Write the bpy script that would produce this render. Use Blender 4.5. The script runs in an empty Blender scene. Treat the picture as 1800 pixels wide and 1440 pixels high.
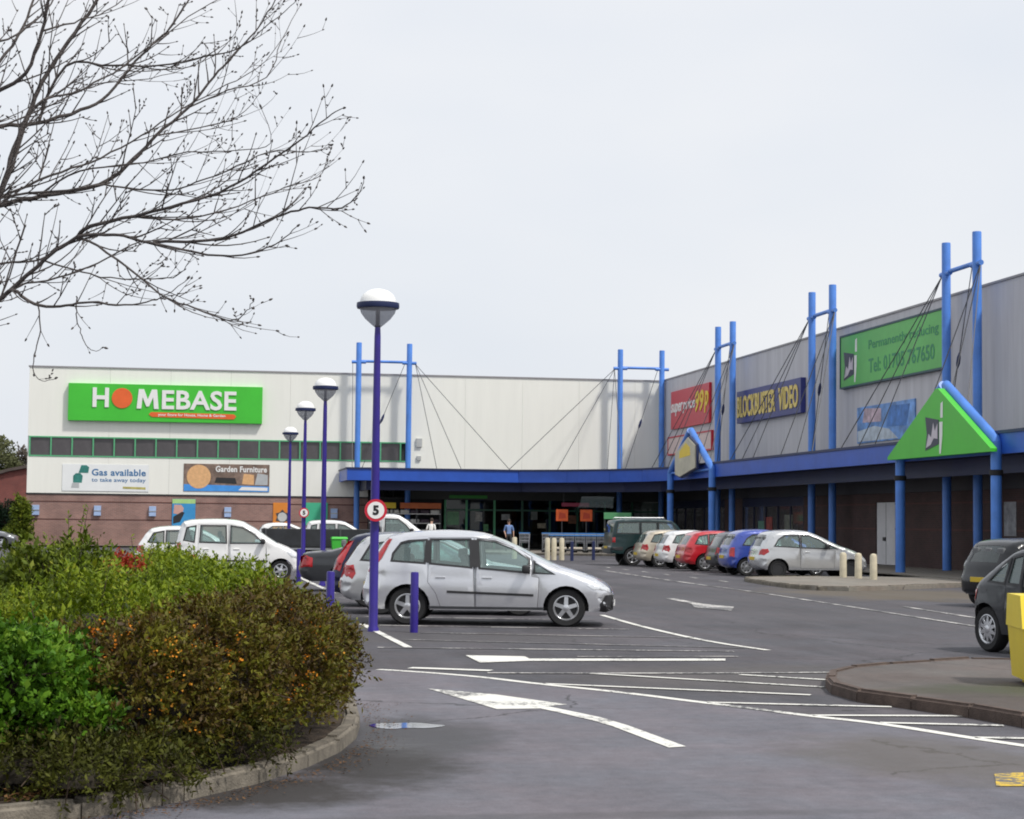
import bpy, bmesh, math, random
import numpy as np
from mathutils import Vector, Matrix
from mathutils.geometry import delaunay_2d_cdt
scn = bpy.context.scene
col = scn.collection
R = math.radians
random.seed(7)

# ------------------------------------------------------------------ camera, sky, sun, exposure
cam_d = bpy.data.cameras.new('camera')
cam = bpy.data.objects.new('camera', cam_d)
col.objects.link(cam)
psi, pitch, roll = R(9.46), math.atan(198 / 3300), 0.011
F = Vector((math.sin(psi) * math.cos(pitch), math.cos(psi) * math.cos(pitch), math.sin(pitch)))
R0 = Vector((math.cos(psi), -math.sin(psi), 0)); U0 = R0.cross(F)
RV = R0 * math.cos(roll) + U0 * math.sin(roll)
UV = U0 * math.cos(roll) - R0 * math.sin(roll)
m3 = Matrix((RV, UV, -F)).transposed()
cam.matrix_world = Matrix.Translation((0, 0, 1.7)) @ m3.to_4x4()
cam_d.sensor_fit = 'HORIZONTAL'; cam_d.sensor_width = 36; cam_d.lens = 66.0
cam_d.clip_start = 0.1; cam_d.clip_end = 2000
scn.camera = cam

SUN = Vector((0.40, -0.40, 0.82)).normalized()
w = bpy.data.worlds.new('World'); scn.world = w; w.use_nodes = True
nt = w.node_tree; nt.nodes.clear()
out = nt.nodes.new('ShaderNodeOutputWorld')
sky = nt.nodes.new('ShaderNodeTexSky'); sky.sky_type = 'NISHITA'; sky.sun_disc = False
sky.sun_elevation = math.asin(SUN.z); sky.sun_rotation = R(135); sky.dust_density = 4; sky.air_density = 1.2
bg1 = nt.nodes.new('ShaderNodeBackground'); bg1.inputs['Strength'].default_value = 0.10
nt.links.new(sky.outputs['Color'], bg1.inputs['Color'])
bg2 = nt.nodes.new('ShaderNodeBackground'); bg2.inputs['Strength'].default_value = 0.99
tc = nt.nodes.new('ShaderNodeTexCoord')
nz = nt.nodes.new('ShaderNodeTexNoise'); nz.inputs['Scale'].default_value = 2.2; nz.inputs['Detail'].default_value = 4
mp = nt.nodes.new('ShaderNodeMapping'); mp.inputs['Scale'].default_value = (1, 1, 2.5)
nt.links.new(tc.outputs['Generated'], mp.inputs['Vector']); nt.links.new(mp.outputs['Vector'], nz.inputs['Vector'])
cr = nt.nodes.new('ShaderNodeValToRGB')
cr.color_ramp.elements[0].position = 0.35; cr.color_ramp.elements[0].color = (0.675, 0.71, 0.768, 1)
cr.color_ramp.elements[1].position = 0.65; cr.color_ramp.elements[1].color = (0.765, 0.775, 0.80, 1)
nt.links.new(nz.outputs['Fac'], cr.inputs['Fac']); nt.links.new(cr.outputs['Color'], bg2.inputs['Color'])
mx = nt.nodes.new('ShaderNodeMixShader'); mx.inputs['Fac'].default_value = 0.90
nt.links.new(bg1.outputs[0], mx.inputs[1]); nt.links.new(bg2.outputs[0], mx.inputs[2])
nt.links.new(mx.outputs[0], out.inputs['Surface'])

sd = bpy.data.lights.new('sun', 'SUN'); sd.energy = 2.5; sd.angle = R(5); sd.color = (1, 0.96, 0.90)
so = bpy.data.objects.new('sun', sd); col.objects.link(so)
so.rotation_euler = SUN.to_track_quat('Z', 'Y').to_euler()
vs = scn.view_settings
vs.view_transform = 'Standard'; vs.look = 'None'; vs.gamma = 1; vs.use_curve_mapping = False; vs.exposure = 0.30
scn.render.engine = 'CYCLES'
scn.cycles.filter_width = 1.9; scn.cycles.max_bounces = 8; scn.cycles.transparent_max_bounces = 12

# ------------------------------------------------------------------ materials
MATS = {}
def mat(name, rgb, rough=0.6, var=0.12, scale=2.0, metallic=0.0, bump=0.0, bscale=40.0, coat=0.0, spec=0.5):
    if name in MATS: return MATS[name]
    m = bpy.data.materials.new(name); m.use_nodes = True
    t = m.node_tree; b = t.nodes['Principled BSDF']
    b.inputs['Roughness'].default_value = rough; b.inputs['Metallic'].default_value = metallic
    b.inputs['Coat Weight'].default_value = coat; b.inputs['Specular IOR Level'].default_value = spec
    b.inputs['Coat Roughness'].default_value = 0.06
    g = t.nodes.new('ShaderNodeTexCoord'); n = t.nodes.new('ShaderNodeTexNoise')
    n.inputs['Scale'].default_value = scale; n.inputs['Detail'].default_value = 6; n.inputs['Roughness'].default_value = 0.65
    t.links.new(g.outputs['Object'], n.inputs['Vector'])
    c = t.nodes.new('ShaderNodeValToRGB')
    c.color_ramp.elements[0].position = 0.3; c.color_ramp.elements[1].position = 0.7
    c.color_ramp.elements[0].color = tuple(max(0, v * (1 - var)) for v in rgb) + (1,)
    c.color_ramp.elements[1].color = tuple(min(1, v * (1 + var)) for v in rgb) + (1,)
    t.links.new(n.outputs['Fac'], c.inputs['Fac']); t.links.new(c.outputs['Color'], b.inputs['Base Color'])
    if bump:
        n2 = t.nodes.new('ShaderNodeTexNoise'); n2.inputs['Scale'].default_value = bscale; n2.inputs['Detail'].default_value = 4
        t.links.new(g.outputs['Object'], n2.inputs['Vector'])
        bp = t.nodes.new('ShaderNodeBump'); bp.inputs['Strength'].default_value = bump; bp.inputs['Distance'].default_value = 0.02
        t.links.new(n2.outputs['Fac'], bp.inputs['Height']); t.links.new(bp.outputs['Normal'], b.inputs['Normal'])
    MATS[name] = m
    return m

def asphalt(name, lo, hi, stain=None, seam=0.0):
    m = bpy.data.materials.new(name); m.use_nodes = True
    t = m.node_tree; L = t.links; b = t.nodes['Principled BSDF']
    b.inputs['Specular IOR Level'].default_value = 0.4
    geo = t.nodes.new('ShaderNodeNewGeometry')
    def noise(sc, det, rough=0.6, vec=None):
        n = t.nodes.new('ShaderNodeTexNoise'); n.inputs['Scale'].default_value = sc; n.inputs['Detail'].default_value = det
        n.inputs['Roughness'].default_value = rough; L.new(vec or geo.outputs['Position'], n.inputs['Vector']); return n
    big = noise(0.16, 5, 0.62); mid = noise(1.3, 6, 0.7); fine = noise(70, 3, 0.8)
    st = t.nodes.new('ShaderNodeMapping'); st.inputs['Scale'].default_value = (1.6, 0.12, 1); st.inputs['Rotation'].default_value = (0, 0, R(-8))
    L.new(geo.outputs['Position'], st.inputs['Vector']); streak = noise(0.8, 5, 0.65, st.outputs['Vector'])
    def mathn(op, a, b_):
        n = t.nodes.new('ShaderNodeMath'); n.operation = op
        for i, v in enumerate((a, b_)):
            if isinstance(v, (int, float)): n.inputs[i].default_value = v
            else: L.new(v, n.inputs[i])
        return n.outputs[0]
    s = mathn('ADD', mathn('MULTIPLY', big.outputs['Fac'], 0.45), mathn('MULTIPLY', mid.outputs['Fac'], 0.25))
    s = mathn('ADD', s, mathn('MULTIPLY', streak.outputs['Fac'], 0.30))
    cr = t.nodes.new('ShaderNodeValToRGB'); cr.color_ramp.elements[0].position = 0.36; cr.color_ramp.elements[1].position = 0.62
    cr.color_ramp.elements[0].color = lo + (1,); cr.color_ramp.elements[1].color = hi + (1,)
    L.new(s, cr.inputs['Fac'])
    colr = cr.outputs['Color']
    blot = noise(5.5, 6, 0.75); hueN = noise(0.7, 5, 0.7)
    hs = t.nodes.new('ShaderNodeHueSaturation'); L.new(colr, hs.inputs['Color'])
    vr = t.nodes.new('ShaderNodeMapRange'); vr.inputs['From Min'].default_value = .3; vr.inputs['From Max'].default_value = .7; vr.inputs['To Min'].default_value = .80; vr.inputs['To Max'].default_value = 1.17
    L.new(blot.outputs['Fac'], vr.inputs['Value']); L.new(vr.outputs[0], hs.inputs['Value'])
    tint = t.nodes.new('ShaderNodeMix'); tint.data_type = 'RGBA'; tint.blend_type = 'MULTIPLY'; tint.inputs[0].default_value = 1.0
    tr_ = t.nodes.new('ShaderNodeValToRGB'); tr_.color_ramp.elements[0].position = .38; tr_.color_ramp.elements[1].position = .62
    tr_.color_ramp.elements[0].color = (1.03, .98, .99, 1); tr_.color_ramp.elements[1].color = (.95, 1.0, 1.04, 1)
    L.new(hueN.outputs['Fac'], tr_.inputs['Fac']); L.new(hs.outputs[0], tint.inputs[6]); L.new(tr_.outputs[0], tint.inputs[7]); colr = tint.outputs[2]
    def mixc(fac, a, bcol):
        n = t.nodes.new('ShaderNodeMix'); n.data_type = 'RGBA'
        if isinstance(fac, (int, float)): n.inputs[0].default_value = fac
        else: L.new(fac, n.inputs[0])
        L.new(a, n.inputs[6]); n.inputs[7].default_value = bcol + (1,); return n.outputs[2]
    # stones showing in the surface
    v = t.nodes.new('ShaderNodeTexVoronoi'); v.inputs['Scale'].default_value = 55; L.new(geo.outputs['Position'], v.inputs['Vector'])
    sp = mathn('LESS_THAN', v.outputs['Distance'], 0.16)
    colr = mixc(mathn('MULTIPLY', sp, 0.45), colr, (0.30, 0.29, 0.29))
    v2 = mathn('GREATER_THAN', fine.outputs['Fac'], 0.62)
    colr = mixc(mathn('MULTIPLY', v2, 0.5), colr, (0.03, 0.03, 0.032))
    # old oil drips and trodden spots
    for (sc_, lim, cc, am) in ((0.9, .035, (0.022, 0.021, 0.022), .75), (1.7, .022, (0.30, 0.29, 0.28), .5), (0.45, .06, (0.04, 0.036, 0.036), .5)):
        vo = t.nodes.new('ShaderNodeTexVoronoi'); vo.inputs['Scale'].default_value = sc_; L.new(geo.outputs['Position'], vo.inputs['Vector'])
        q_ = mathn('ADD', vo.outputs['Distance'], mathn('MULTIPLY', mathn('SUBTRACT', blot.outputs['Fac'], .5), .05))
        m_ = t.nodes.new('ShaderNodeMapRange'); m_.inputs['From Min'].default_value = lim * 1.2; m_.inputs['From Max'].default_value = lim * .5; L.new(q_, m_.inputs['Value'])
        colr = mixc(mathn('MULTIPLY', m_.outputs[0], am), colr, cc)
    # cracks
    nd = t.nodes.new('ShaderNodeMix'); nd.data_type = 'VECTOR'; nd.inputs[0].default_value = 0.35
    L.new(geo.outputs['Position'], nd.inputs[4]); L.new(mid.outputs['Color'], nd.inputs[5])
    vc = t.nodes.new('ShaderNodeTexVoronoi'); vc.feature = 'DISTANCE_TO_EDGE'; vc.inputs['Scale'].default_value = 0.33
    L.new(nd.outputs[1], vc.inputs['Vector'])
    ck = mathn('LESS_THAN', vc.outputs['Distance'], 0.0035)
    ck = mathn('MULTIPLY', ck, mathn('GREATER_THAN', big.outputs['Fac'], 0.5))
    colr = mixc(mathn('MULTIPLY', ck, 0.7), colr, (0.025, 0.024, 0.024))
    rough = mathn('ADD', 0.72, mathn('MULTIPLY', mid.outputs['Fac'], 0.2))
    if stain:
        for (cx, cy, rx, ry, sc_, amt, rgb, wet) in stain:
            mpn = t.nodes.new('ShaderNodeMapping'); mpn.inputs['Location'].default_value = (-cx / rx, -cy / ry, 0)
            mpn.inputs['Scale'].default_value = (1 / rx, 1 / ry, 0)
            L.new(geo.outputs['Position'], mpn.inputs['Vector'])
            ln = t.nodes.new('ShaderNodeVectorMath'); ln.operation = 'LENGTH'; L.new(mpn.outputs['Vector'], ln.inputs[0])
            nn = noise(sc_, 6, 0.7)
            q = mathn('ADD', ln.outputs['Value'], mathn('MULTIPLY', mathn('SUBTRACT', nn.outputs['Fac'], 0.5), 1.3))
            mr = t.nodes.new('ShaderNodeMapRange'); mr.inputs['From Min'].default_value = 1.1; mr.inputs['From Max'].default_value = 0.55
            L.new(q, mr.inputs['Value'])
            f = mathn('MULTIPLY', mr.outputs[0], amt)
            colr = mixc(f, colr, rgb)
            rough = mathn('SUBTRACT', rough, mathn('MULTIPLY', mr.outputs[0], wet))
    L.new(colr, b.inputs['Base Color']); L.new(rough, b.inputs['Roughness'])
    bp = t.nodes.new('ShaderNodeBump'); bp.inputs['Strength'].default_value = 0.35; bp.inputs['Distance'].default_value = 0.01
    L.new(fine.outputs['Fac'], bp.inputs['Height']); L.new(bp.outputs['Normal'], b.inputs['Normal'])
    return m

def brick_mat(name, c1, c2, mortar, axis='X'):
    m = bpy.data.materials.new(name); m.use_nodes = True
    t = m.node_tree; b = t.nodes['Principled BSDF']; b.inputs['Roughness'].default_value = 0.85
    g = t.nodes.new('ShaderNodeNewGeometry'); s = t.nodes.new('ShaderNodeSeparateXYZ'); c = t.nodes.new('ShaderNodeCombineXYZ')
    t.links.new(g.outputs['Position'], s.inputs[0]); t.links.new(s.outputs[axis], c.inputs['X']); t.links.new(s.outputs['Z'], c.inputs['Y'])
    k = t.nodes.new('ShaderNodeTexBrick'); k.inputs['Scale'].default_value = 1.0
    k.inputs['Brick Width'].default_value = 0.225; k.inputs['Row Height'].default_value = 0.075; k.inputs['Mortar Size'].default_value = 0.010
    k.inputs['Color1'].default_value = c1 + (1,); k.inputs['Color2'].default_value = c2 + (1,); k.inputs['Mortar'].default_value = mortar + (1,)
    t.links.new(c.outputs[0], k.inputs['Vector'])
    n = t.nodes.new('ShaderNodeTexNoise'); n.inputs['Scale'].default_value = 0.8; n.inputs['Detail'].default_value = 6
    t.links.new(g.outputs['Position'], n.inputs['Vector'])
    mm = t.nodes.new('ShaderNodeMix'); mm.data_type = 'RGBA'; mm.blend_type = 'MULTIPLY'; mm.inputs[0].default_value = 0.7
    cr = t.nodes.new('ShaderNodeValToRGB'); cr.color_ramp.elements[0].color = (0.62, 0.62, 0.62, 1); cr.color_ramp.elements[1].color = (1.25, 1.22, 1.2, 1)
    cr.color_ramp.elements[0].position = 0.3; cr.color_ramp.elements[1].position = 0.7
    t.links.new(n.outputs['Fac'], cr.inputs['Fac'])
    t.links.new(k.outputs['Color'], mm.inputs[6]); t.links.new(cr.outputs['Color'], mm.inputs[7])
    t.links.new(mm.outputs[2], b.inputs['Base Color'])
    bp = t.nodes.new('ShaderNodeBump'); bp.inputs['Strength'].default_value = 0.4; bp.inputs['Distance'].default_value = 0.01; bp.invert = True
    t.links.new(k.outputs['Fac'], bp.inputs['Height']); t.links.new(bp.outputs['Normal'], b.inputs['Normal'])
    return m

def clad_mat(name, rgb, streak=0.10):
    m = bpy.data.materials.new(name); m.use_nodes = True
    t = m.node_tree; L = t.links; b = t.nodes['Principled BSDF']; b.inputs['Roughness'].default_value = 0.55
    g = t.nodes.new('ShaderNodeNewGeometry')
    mp = t.nodes.new('ShaderNodeMapping'); mp.inputs['Scale'].default_value = (1.6, 1.6, 0.12); L.new(g.outputs['Position'], mp.inputs['Vector'])
    n = t.nodes.new('ShaderNodeTexNoise'); n.inputs['Scale'].default_value = 1.2; n.inputs['Detail'].default_value = 8; n.inputs['Roughness'].default_value = 0.7
    L.new(mp.outputs[0], n.inputs['Vector'])
    oi = t.nodes.new('ShaderNodeObjectInfo')
    c = t.nodes.new('ShaderNodeValToRGB'); c.color_ramp.elements[0].position = 0.25; c.color_ramp.elements[1].position = 0.7
    c.color_ramp.elements[0].color = tuple(v * (1 - streak * 1.6) for v in rgb) + (1,); c.color_ramp.elements[1].color = tuple(min(1, v * (1 + streak * .4)) for v in rgb) + (1,)
    L.new(n.outputs['Fac'], c.inputs['Fac'])
    h = t.nodes.new('ShaderNodeHueSaturation'); L.new(c.outputs[0], h.inputs['Color'])
    mr = t.nodes.new('ShaderNodeMapRange'); mr.inputs['To Min'].default_value = 0.985; mr.inputs['To Max'].default_value = 1.01
    L.new(oi.outputs['Random'], mr.inputs['Value']); L.new(mr.outputs[0], h.inputs['Value'])
    L.new(h.outputs[0], b.inputs['Base Color'])
    return m

def leaf_mat(name, cols, rough=0.55, trans=0.25):
    m = bpy.data.materials.new(name); m.use_nodes = True
    t = m.node_tree; L = t.links; b = t.nodes['Principled BSDF']; b.inputs['Roughness'].default_value = rough
    b.inputs['Specular IOR Level'].default_value = 0.2
    g = t.nodes.new('ShaderNodeNewGeometry'); c = t.nodes.new('ShaderNodeValToRGB'); c.color_ramp.interpolation = 'LINEAR'
    while len(c.color_ramp.elements) < len(cols): c.color_ramp.elements.new(0.5)
    for i, k in enumerate(cols):
        c.color_ramp.elements[i].position = i / (len(cols) - 1); c.color_ramp.elements[i].color = tuple(k) + (1,)
    n = t.nodes.new('ShaderNodeTexNoise'); n.inputs['Scale'].default_value = 3.6; n.inputs['Detail'].default_value = 4
    L.new(g.outputs['Position'], n.inputs['Vector'])
    a = t.nodes.new('ShaderNodeMath'); a.operation = 'MULTIPLY'; a.inputs[1].default_value = 0.55; L.new(g.outputs['Random Per Island'], a.inputs[0])
    a2 = t.nodes.new('ShaderNodeMath'); a2.operation = 'MULTIPLY_ADD'; a2.inputs[1].default_value = 1.5; a2.inputs[2].default_value = -0.5
    L.new(n.outputs['Fac'], a2.inputs[0])
    s = t.nodes.new('ShaderNodeMath'); s.operation = 'ADD'; L.new(a.outputs[0], s.inputs[0]); L.new(a2.outputs[0], s.inputs[1])
    L.new(s.outputs[0], c.inputs['Fac']); L.new(c.outputs[0], b.inputs['Base Color'])
    tr = t.nodes.new('ShaderNodeBsdfTranslucent'); L.new(c.outputs[0], tr.inputs['Color'])
    ms = t.nodes.new('ShaderNodeMixShader'); ms.inputs[0].default_value = trans
    L.new(b.outputs[0], ms.inputs[1]); L.new(tr.outputs[0], ms.inputs[2]); L.new(ms.outputs[0], t.nodes['Material Output'].inputs['Surface'])
    return m

def glass_mat(name, tint, gloss=1.0, ior=1.5, painted_sheen=0.0):
    m = bpy.data.materials.new(name); m.use_nodes = True
    t = m.node_tree; L = t.links; t.nodes.remove(t.nodes['Principled BSDF'])
    tr = t.nodes.new('ShaderNodeBsdfTransparent'); tr.inputs['Color'].default_value = tint + (1,)
    gl = t.nodes.new('ShaderNodeBsdfGlossy'); gl.inputs['Roughness'].default_value = 0.02
    fr = t.nodes.new('ShaderNodeFresnel'); fr.inputs['IOR'].default_value = ior
    mu = t.nodes.new('ShaderNodeMath'); mu.operation = 'MULTIPLY'; mu.inputs[1].default_value = gloss; L.new(fr.outputs[0], mu.inputs[0])
    ms = t.nodes.new('ShaderNodeMixShader'); L.new(mu.outputs[0], ms.inputs[0]); L.new(tr.outputs[0], ms.inputs[1]); L.new(gl.outputs[0], ms.inputs[2])
    o = ms.outputs[0]
    if painted_sheen:  # pale diffuse film paints bright sky and see-through light into the glass
        df = t.nodes.new('ShaderNodeBsdfDiffuse'); df.inputs['Color'].default_value = (0.62, 0.80, 0.77, 1)
        m2 = t.nodes.new('ShaderNodeMixShader'); m2.inputs[0].default_value = painted_sheen; L.new(o, m2.inputs[1]); L.new(df.outputs[0], m2.inputs[2]); o = m2.outputs[0]
    L.new(o, t.nodes['Material Output'].inputs['Surface'])
    return m

def paint(name, rgb, metallic=0.0, rough=0.32):
    m = mat('car_paint_' + name, rgb, rough, 0.05, 1.5, metallic, 0, 40, 1.0 if max(rgb) > .1 else 0.35, 0.5 if max(rgb) > .1 else 0.3)
    return m

BLUE = mat('mast_blue_paint', (0.075, 0.225, 0.66), 0.42, 0.16, 1.2)
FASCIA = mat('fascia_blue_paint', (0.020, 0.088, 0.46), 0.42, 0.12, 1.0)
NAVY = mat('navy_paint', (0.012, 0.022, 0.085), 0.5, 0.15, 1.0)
PURPLE = mat('lamp_post_purple_paint', (0.026, 0.012, 0.215), 0.35, 0.15, 4.0)
BLACK = mat('black_rubber', (0.012, 0.012, 0.013), 0.75, 0.2, 6)
DARK = mat('dark_trim', (0.022, 0.022, 0.024), 0.55, 0.2, 4)
DGREY = mat('dark_grey_metal', (0.06, 0.062, 0.068), 0.45, 0.15, 4)
STEEL = mat('galvanised_steel', (0.42, 0.43, 0.45), 0.35, 0.12, 5, 0.7)
WHITE = mat('white_paint', (0.80, 0.80, 0.78), 0.5, 0.05, 3)
CHROME = mat('alloy_metal', (0.62, 0.63, 0.65), 0.28, 0.08, 5, 0.8)
CREAMB = mat('cream_bollard_paint', (0.60, 0.54, 0.40), 0.7, 0.18, 4)
WOOD = mat('bark', (0.075, 0.064, 0.060), 0.9, 0.35, 14, 0, 0.6, 60)
REDP = mat('sign_red', (0.55, 0.012, 0.035), 0.4, 0.06, 3)
SIGNGREEN = mat('sign_green', (0.055, 0.52, 0.035), 0.4, 0.07, 0.6)
LEAFGREEN = mat('gable_green', (0.06, 0.50, 0.025), 0.4, 0.08, 0.6)
ORANGE = mat('sign_orange', (0.78, 0.13, 0.025), 0.5, 0.08, 2)
YELLOW = mat('sign_yellow', (0.80, 0.58, 0.03), 0.5, 0.08, 2)
GFRAME = mat('green_frame_paint', (0.10, 0.42, 0.20), 0.45, 0.12, 2)
CONC = mat('kerb_concrete', (0.165, 0.145, 0.115), 0.9, 0.45, 5, 0, 0.5, 70)
KERBB = mat('kerb_dark_concrete', (0.095, 0.068, 0.056), 0.9, 0.35, 5, 0, 0.5, 70)
ROADPAINT = None
GLASSCAR = glass_mat('car_glass', (0.78, 0.93, 0.91), 1.8, 1.5, 0.16)
GLASSREAR = glass_mat('rear_car_glass', (0.30, 0.38, 0.38), 1.6, 1.5, 0.04)
GLASSDK = glass_mat('tinted_car_glass', (0.10, 0.13, 0.14), 1.4)
GLASSSHOP = glass_mat('shop_glass', (0.40, 0.46, 0.44), 1.0)

def worn_paint(name, rgb, wear):
    m = bpy.data.materials.new(name); m.use_nodes = True
    t = m.node_tree; L = t.links; b = t.nodes['Principled BSDF']; b.inputs['Roughness'].default_value = 0.7
    g = t.nodes.new('ShaderNodeNewGeometry')
    n = t.nodes.new('ShaderNodeTexNoise'); n.inputs['Scale'].default_value = 16; n.inputs['Detail'].default_value = 7; n.inputs['Roughness'].default_value = 0.8
    L.new(g.outputs['Position'], n.inputs['Vector'])
    n2 = t.nodes.new('ShaderNodeTexNoise'); n2.inputs['Scale'].default_value = 1.1; n2.inputs['Detail'].default_value = 4; L.new(g.outputs['Position'], n2.inputs['Vector'])
    a = t.nodes.new('ShaderNodeMath'); a.operation = 'MULTIPLY_ADD'; a.inputs[1].default_value = 0.7; L.new(n2.outputs['Fac'], a.inputs[0]); L.new(n.outputs['Fac'], a.inputs[2])
    r = t.nodes.new('ShaderNodeMapRange'); r.inputs['From Min'].default_value = 0.85 + wear; r.inputs['From Max'].default_value = 0.78 + wear; L.new(a.outputs[0], r.inputs['Value'])
    c = t.nodes.new('ShaderNodeMix'); c.data_type = 'RGBA'; c.inputs[6].default_value = (0.11, 0.108, 0.112, 1); c.inputs[7].default_value = rgb + (1,)
    L.new(r.outputs[0], c.inputs[0]); L.new(c.outputs[2], b.inputs['Base Color'])
    return m
ROADPAINT = worn_paint('road_paint_white', (0.70, 0.69, 0.64), 0.12)
ROADWORN = worn_paint('road_paint_worn', (0.58, 0.56, 0.53), 0.02)
ROADFAINT = worn_paint('road_paint_faint', (0.42, 0.40, 0.38), -0.02)
ROADYEL = worn_paint('road_paint_yellow', (0.62, 0.42, 0.03), 0.05)

# ------------------------------------------------------------------ mesh helpers
class MB:
    def __init__(s): s.v = []; s.f = []
    def add(s, vs, fs):
        o = len(s.v); s.v += [tuple(p) for p in vs]; s.f += [tuple(i + o for i in f) for f in fs]; return s
    def box(s, x0, x1, y0, y1, z0, z1):
        return s.add([(x0, y0, z0), (x1, y0, z0), (x1, y1, z0), (x0, y1, z0), (x0, y0, z1), (x1, y0, z1), (x1, y1, z1), (x0, y1, z1)],
                     [(0, 3, 2, 1), (4, 5, 6, 7), (0, 1, 5, 4), (1, 2, 6, 5), (2, 3, 7, 6), (3, 0, 4, 7)])
    def bbox(s, x0, x1, y0, y1, z0, z1, b=0.02):
        # box with bevelled vertical and horizontal edges
        bm = bmesh.new(); bmesh.ops.create_cube(bm, size=1)
        for v in bm.verts:
            v.co = Vector((x0 + (v.co.x + .5) * (x1 - x0), y0 + (v.co.y + .5) * (y1 - y0), z0 + (v.co.z + .5) * (z1 - z0)))
        bmesh.ops.bevel(bm, geom=bm.edges[:], offset=b, segments=2, affect='EDGES', profile=0.5)
        bm.verts.index_update()
        s.add([v.co[:] for v in bm.verts], [[v.index for v in f.verts] for f in bm.faces]); bm.free(); return s
    def tube(s, pts, rad, n=8, cap=True):
        pts = [Vector(p) for p in pts]
        if not isinstance(rad, (list, tuple)): rad = [rad] * len(pts)
        vs = []; fs = []; up = None
        for i, p in enumerate(pts):
            d = (pts[min(i + 1, len(pts) - 1)] - pts[max(i - 1, 0)])
            if d.length < 1e-9: d = Vector((0, 0, 1))
            d.normalize()
            if up is None:
                up = Vector((0, 0, 1)) if abs(d.z) < 0.9 else Vector((1, 0, 0))
            a = d.cross(up)
            if a.length < 1e-6: a = d.orthogonal()
            a.normalize(); b = a.cross(d).normalized(); up = b
            for k in range(n):
                t = 2 * math.pi * k / n
                vs.append(p + a * math.cos(t) * rad[i] + b * math.sin(t) * rad[i])
        for i in range(len(pts) - 1):
            for k in range(n):
                k2 = (k + 1) % n
                fs.append((i * n + k, i * n + k2, (i + 1) * n + k2, (i + 1) * n + k))
        if cap:
            fs.append(tuple(range(n - 1, -1, -1))); fs.append(tuple((len(pts) - 1) * n + k for k in range(n)))
        return s.add(vs, [f[::-1] for f in fs])
    def lathe(s, prof, n=24, c=(0, 0, 0), axis='z', cap=True):
        vs = []; fs = []
        for (r, h) in prof:
            for k in range(n):
                t = 2 * math.pi * k / n; x, y = r * math.cos(t), r * math.sin(t)
                p = (x, y, h) if axis == 'z' else (x, h, -y)
                vs.append((p[0] + c[0], p[1] + c[1], p[2] + c[2]))
        for i in range(len(prof) - 1):
            for k in range(n):
                k2 = (k + 1) % n
                fs.append((i * n + k, i * n + k2, (i + 1) * n + k2, (i + 1) * n + k))
        if cap and prof[0][0] > 1e-6: fs.append(tuple(range(n - 1, -1, -1)))
        if cap and prof[-1][0] > 1e-6: fs.append(tuple((len(prof) - 1) * n + k for k in range(n)))
        return s.add(vs, fs)
    def prism(s, poly, z0, z1):
        n = len(poly); a = sum(poly[i][0] * poly[(i + 1) % n][1] - poly[(i + 1) % n][0] * poly[i][1] for i in range(n))
        if a < 0: poly = poly[::-1]
        vs = [(x, y, z0) for x, y in poly] + [(x, y, z1) for x, y in poly]
        fs = [tuple(range(n - 1, -1, -1)), tuple(range(n, 2 * n))] + [(i, (i + 1) % n, n + (i + 1) % n, n + i) for i in range(n)]
        return s.add(vs, fs)
    def slab_xz(s, poly, y0, y1):
        # polygon in (x,z) extruded along y
        n = len(poly); a = sum(poly[i][0] * poly[(i + 1) % n][1] - poly[(i + 1) % n][0] * poly[i][1] for i in range(n))
        if a < 0: poly = poly[::-1]
        vs = [(x, y0, z) for x, z in poly] + [(x, y1, z) for x, z in poly]
        fs = [tuple(range(n)), tuple(range(2 * n - 1, n - 1, -1))] + [(i, n + i, n + (i + 1) % n, (i + 1) % n) for i in range(n)]
        return s.add(vs, fs)
    def flat(s, poly, z):
        n = len(poly); a = sum(poly[i][0] * poly[(i + 1) % n][1] - poly[(i + 1) % n][0] * poly[i][1] for i in range(n))
        if a < 0: poly = poly[::-1]
        return s.add([(x, y, z) for x, y in poly], [tuple(range(n))])
    def ribbon(s, pts, width, z):
        pts = [Vector((p[0], p[1])) for p in pts]; vs = []; fs = []
        for i, p in enumerate(pts):
            d = (pts[min(i + 1, len(pts) - 1)] - pts[max(i - 1, 0)]).normalized(); nn = Vector((-d.y, d.x)) * width / 2
            vs += [(p.x + nn.x, p.y + nn.y, z), (p.x - nn.x, p.y - nn.y, z)]
        for i in range(len(pts) - 1): fs.append((2 * i + 1, 2 * i + 3, 2 * i + 2, 2 * i))
        return s.add(vs, fs)
    def mesh(s, name, m, smooth=None):
        me = bpy.data.meshes.new(name); me.from_pydata(s.v, [], s.f); me.materials.append(m); me.update()
        if smooth:
            bm = bmesh.new(); bm.from_mesh(me); bmesh.ops.remove_doubles(bm, verts=bm.verts, dist=1e-5)
            bmesh.ops.recalc_face_normals(bm, faces=bm.faces); bm.to_mesh(me); bm.free()
            me.shade_smooth(); me.set_sharp_from_angle(angle=R(smooth))
        return me

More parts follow.
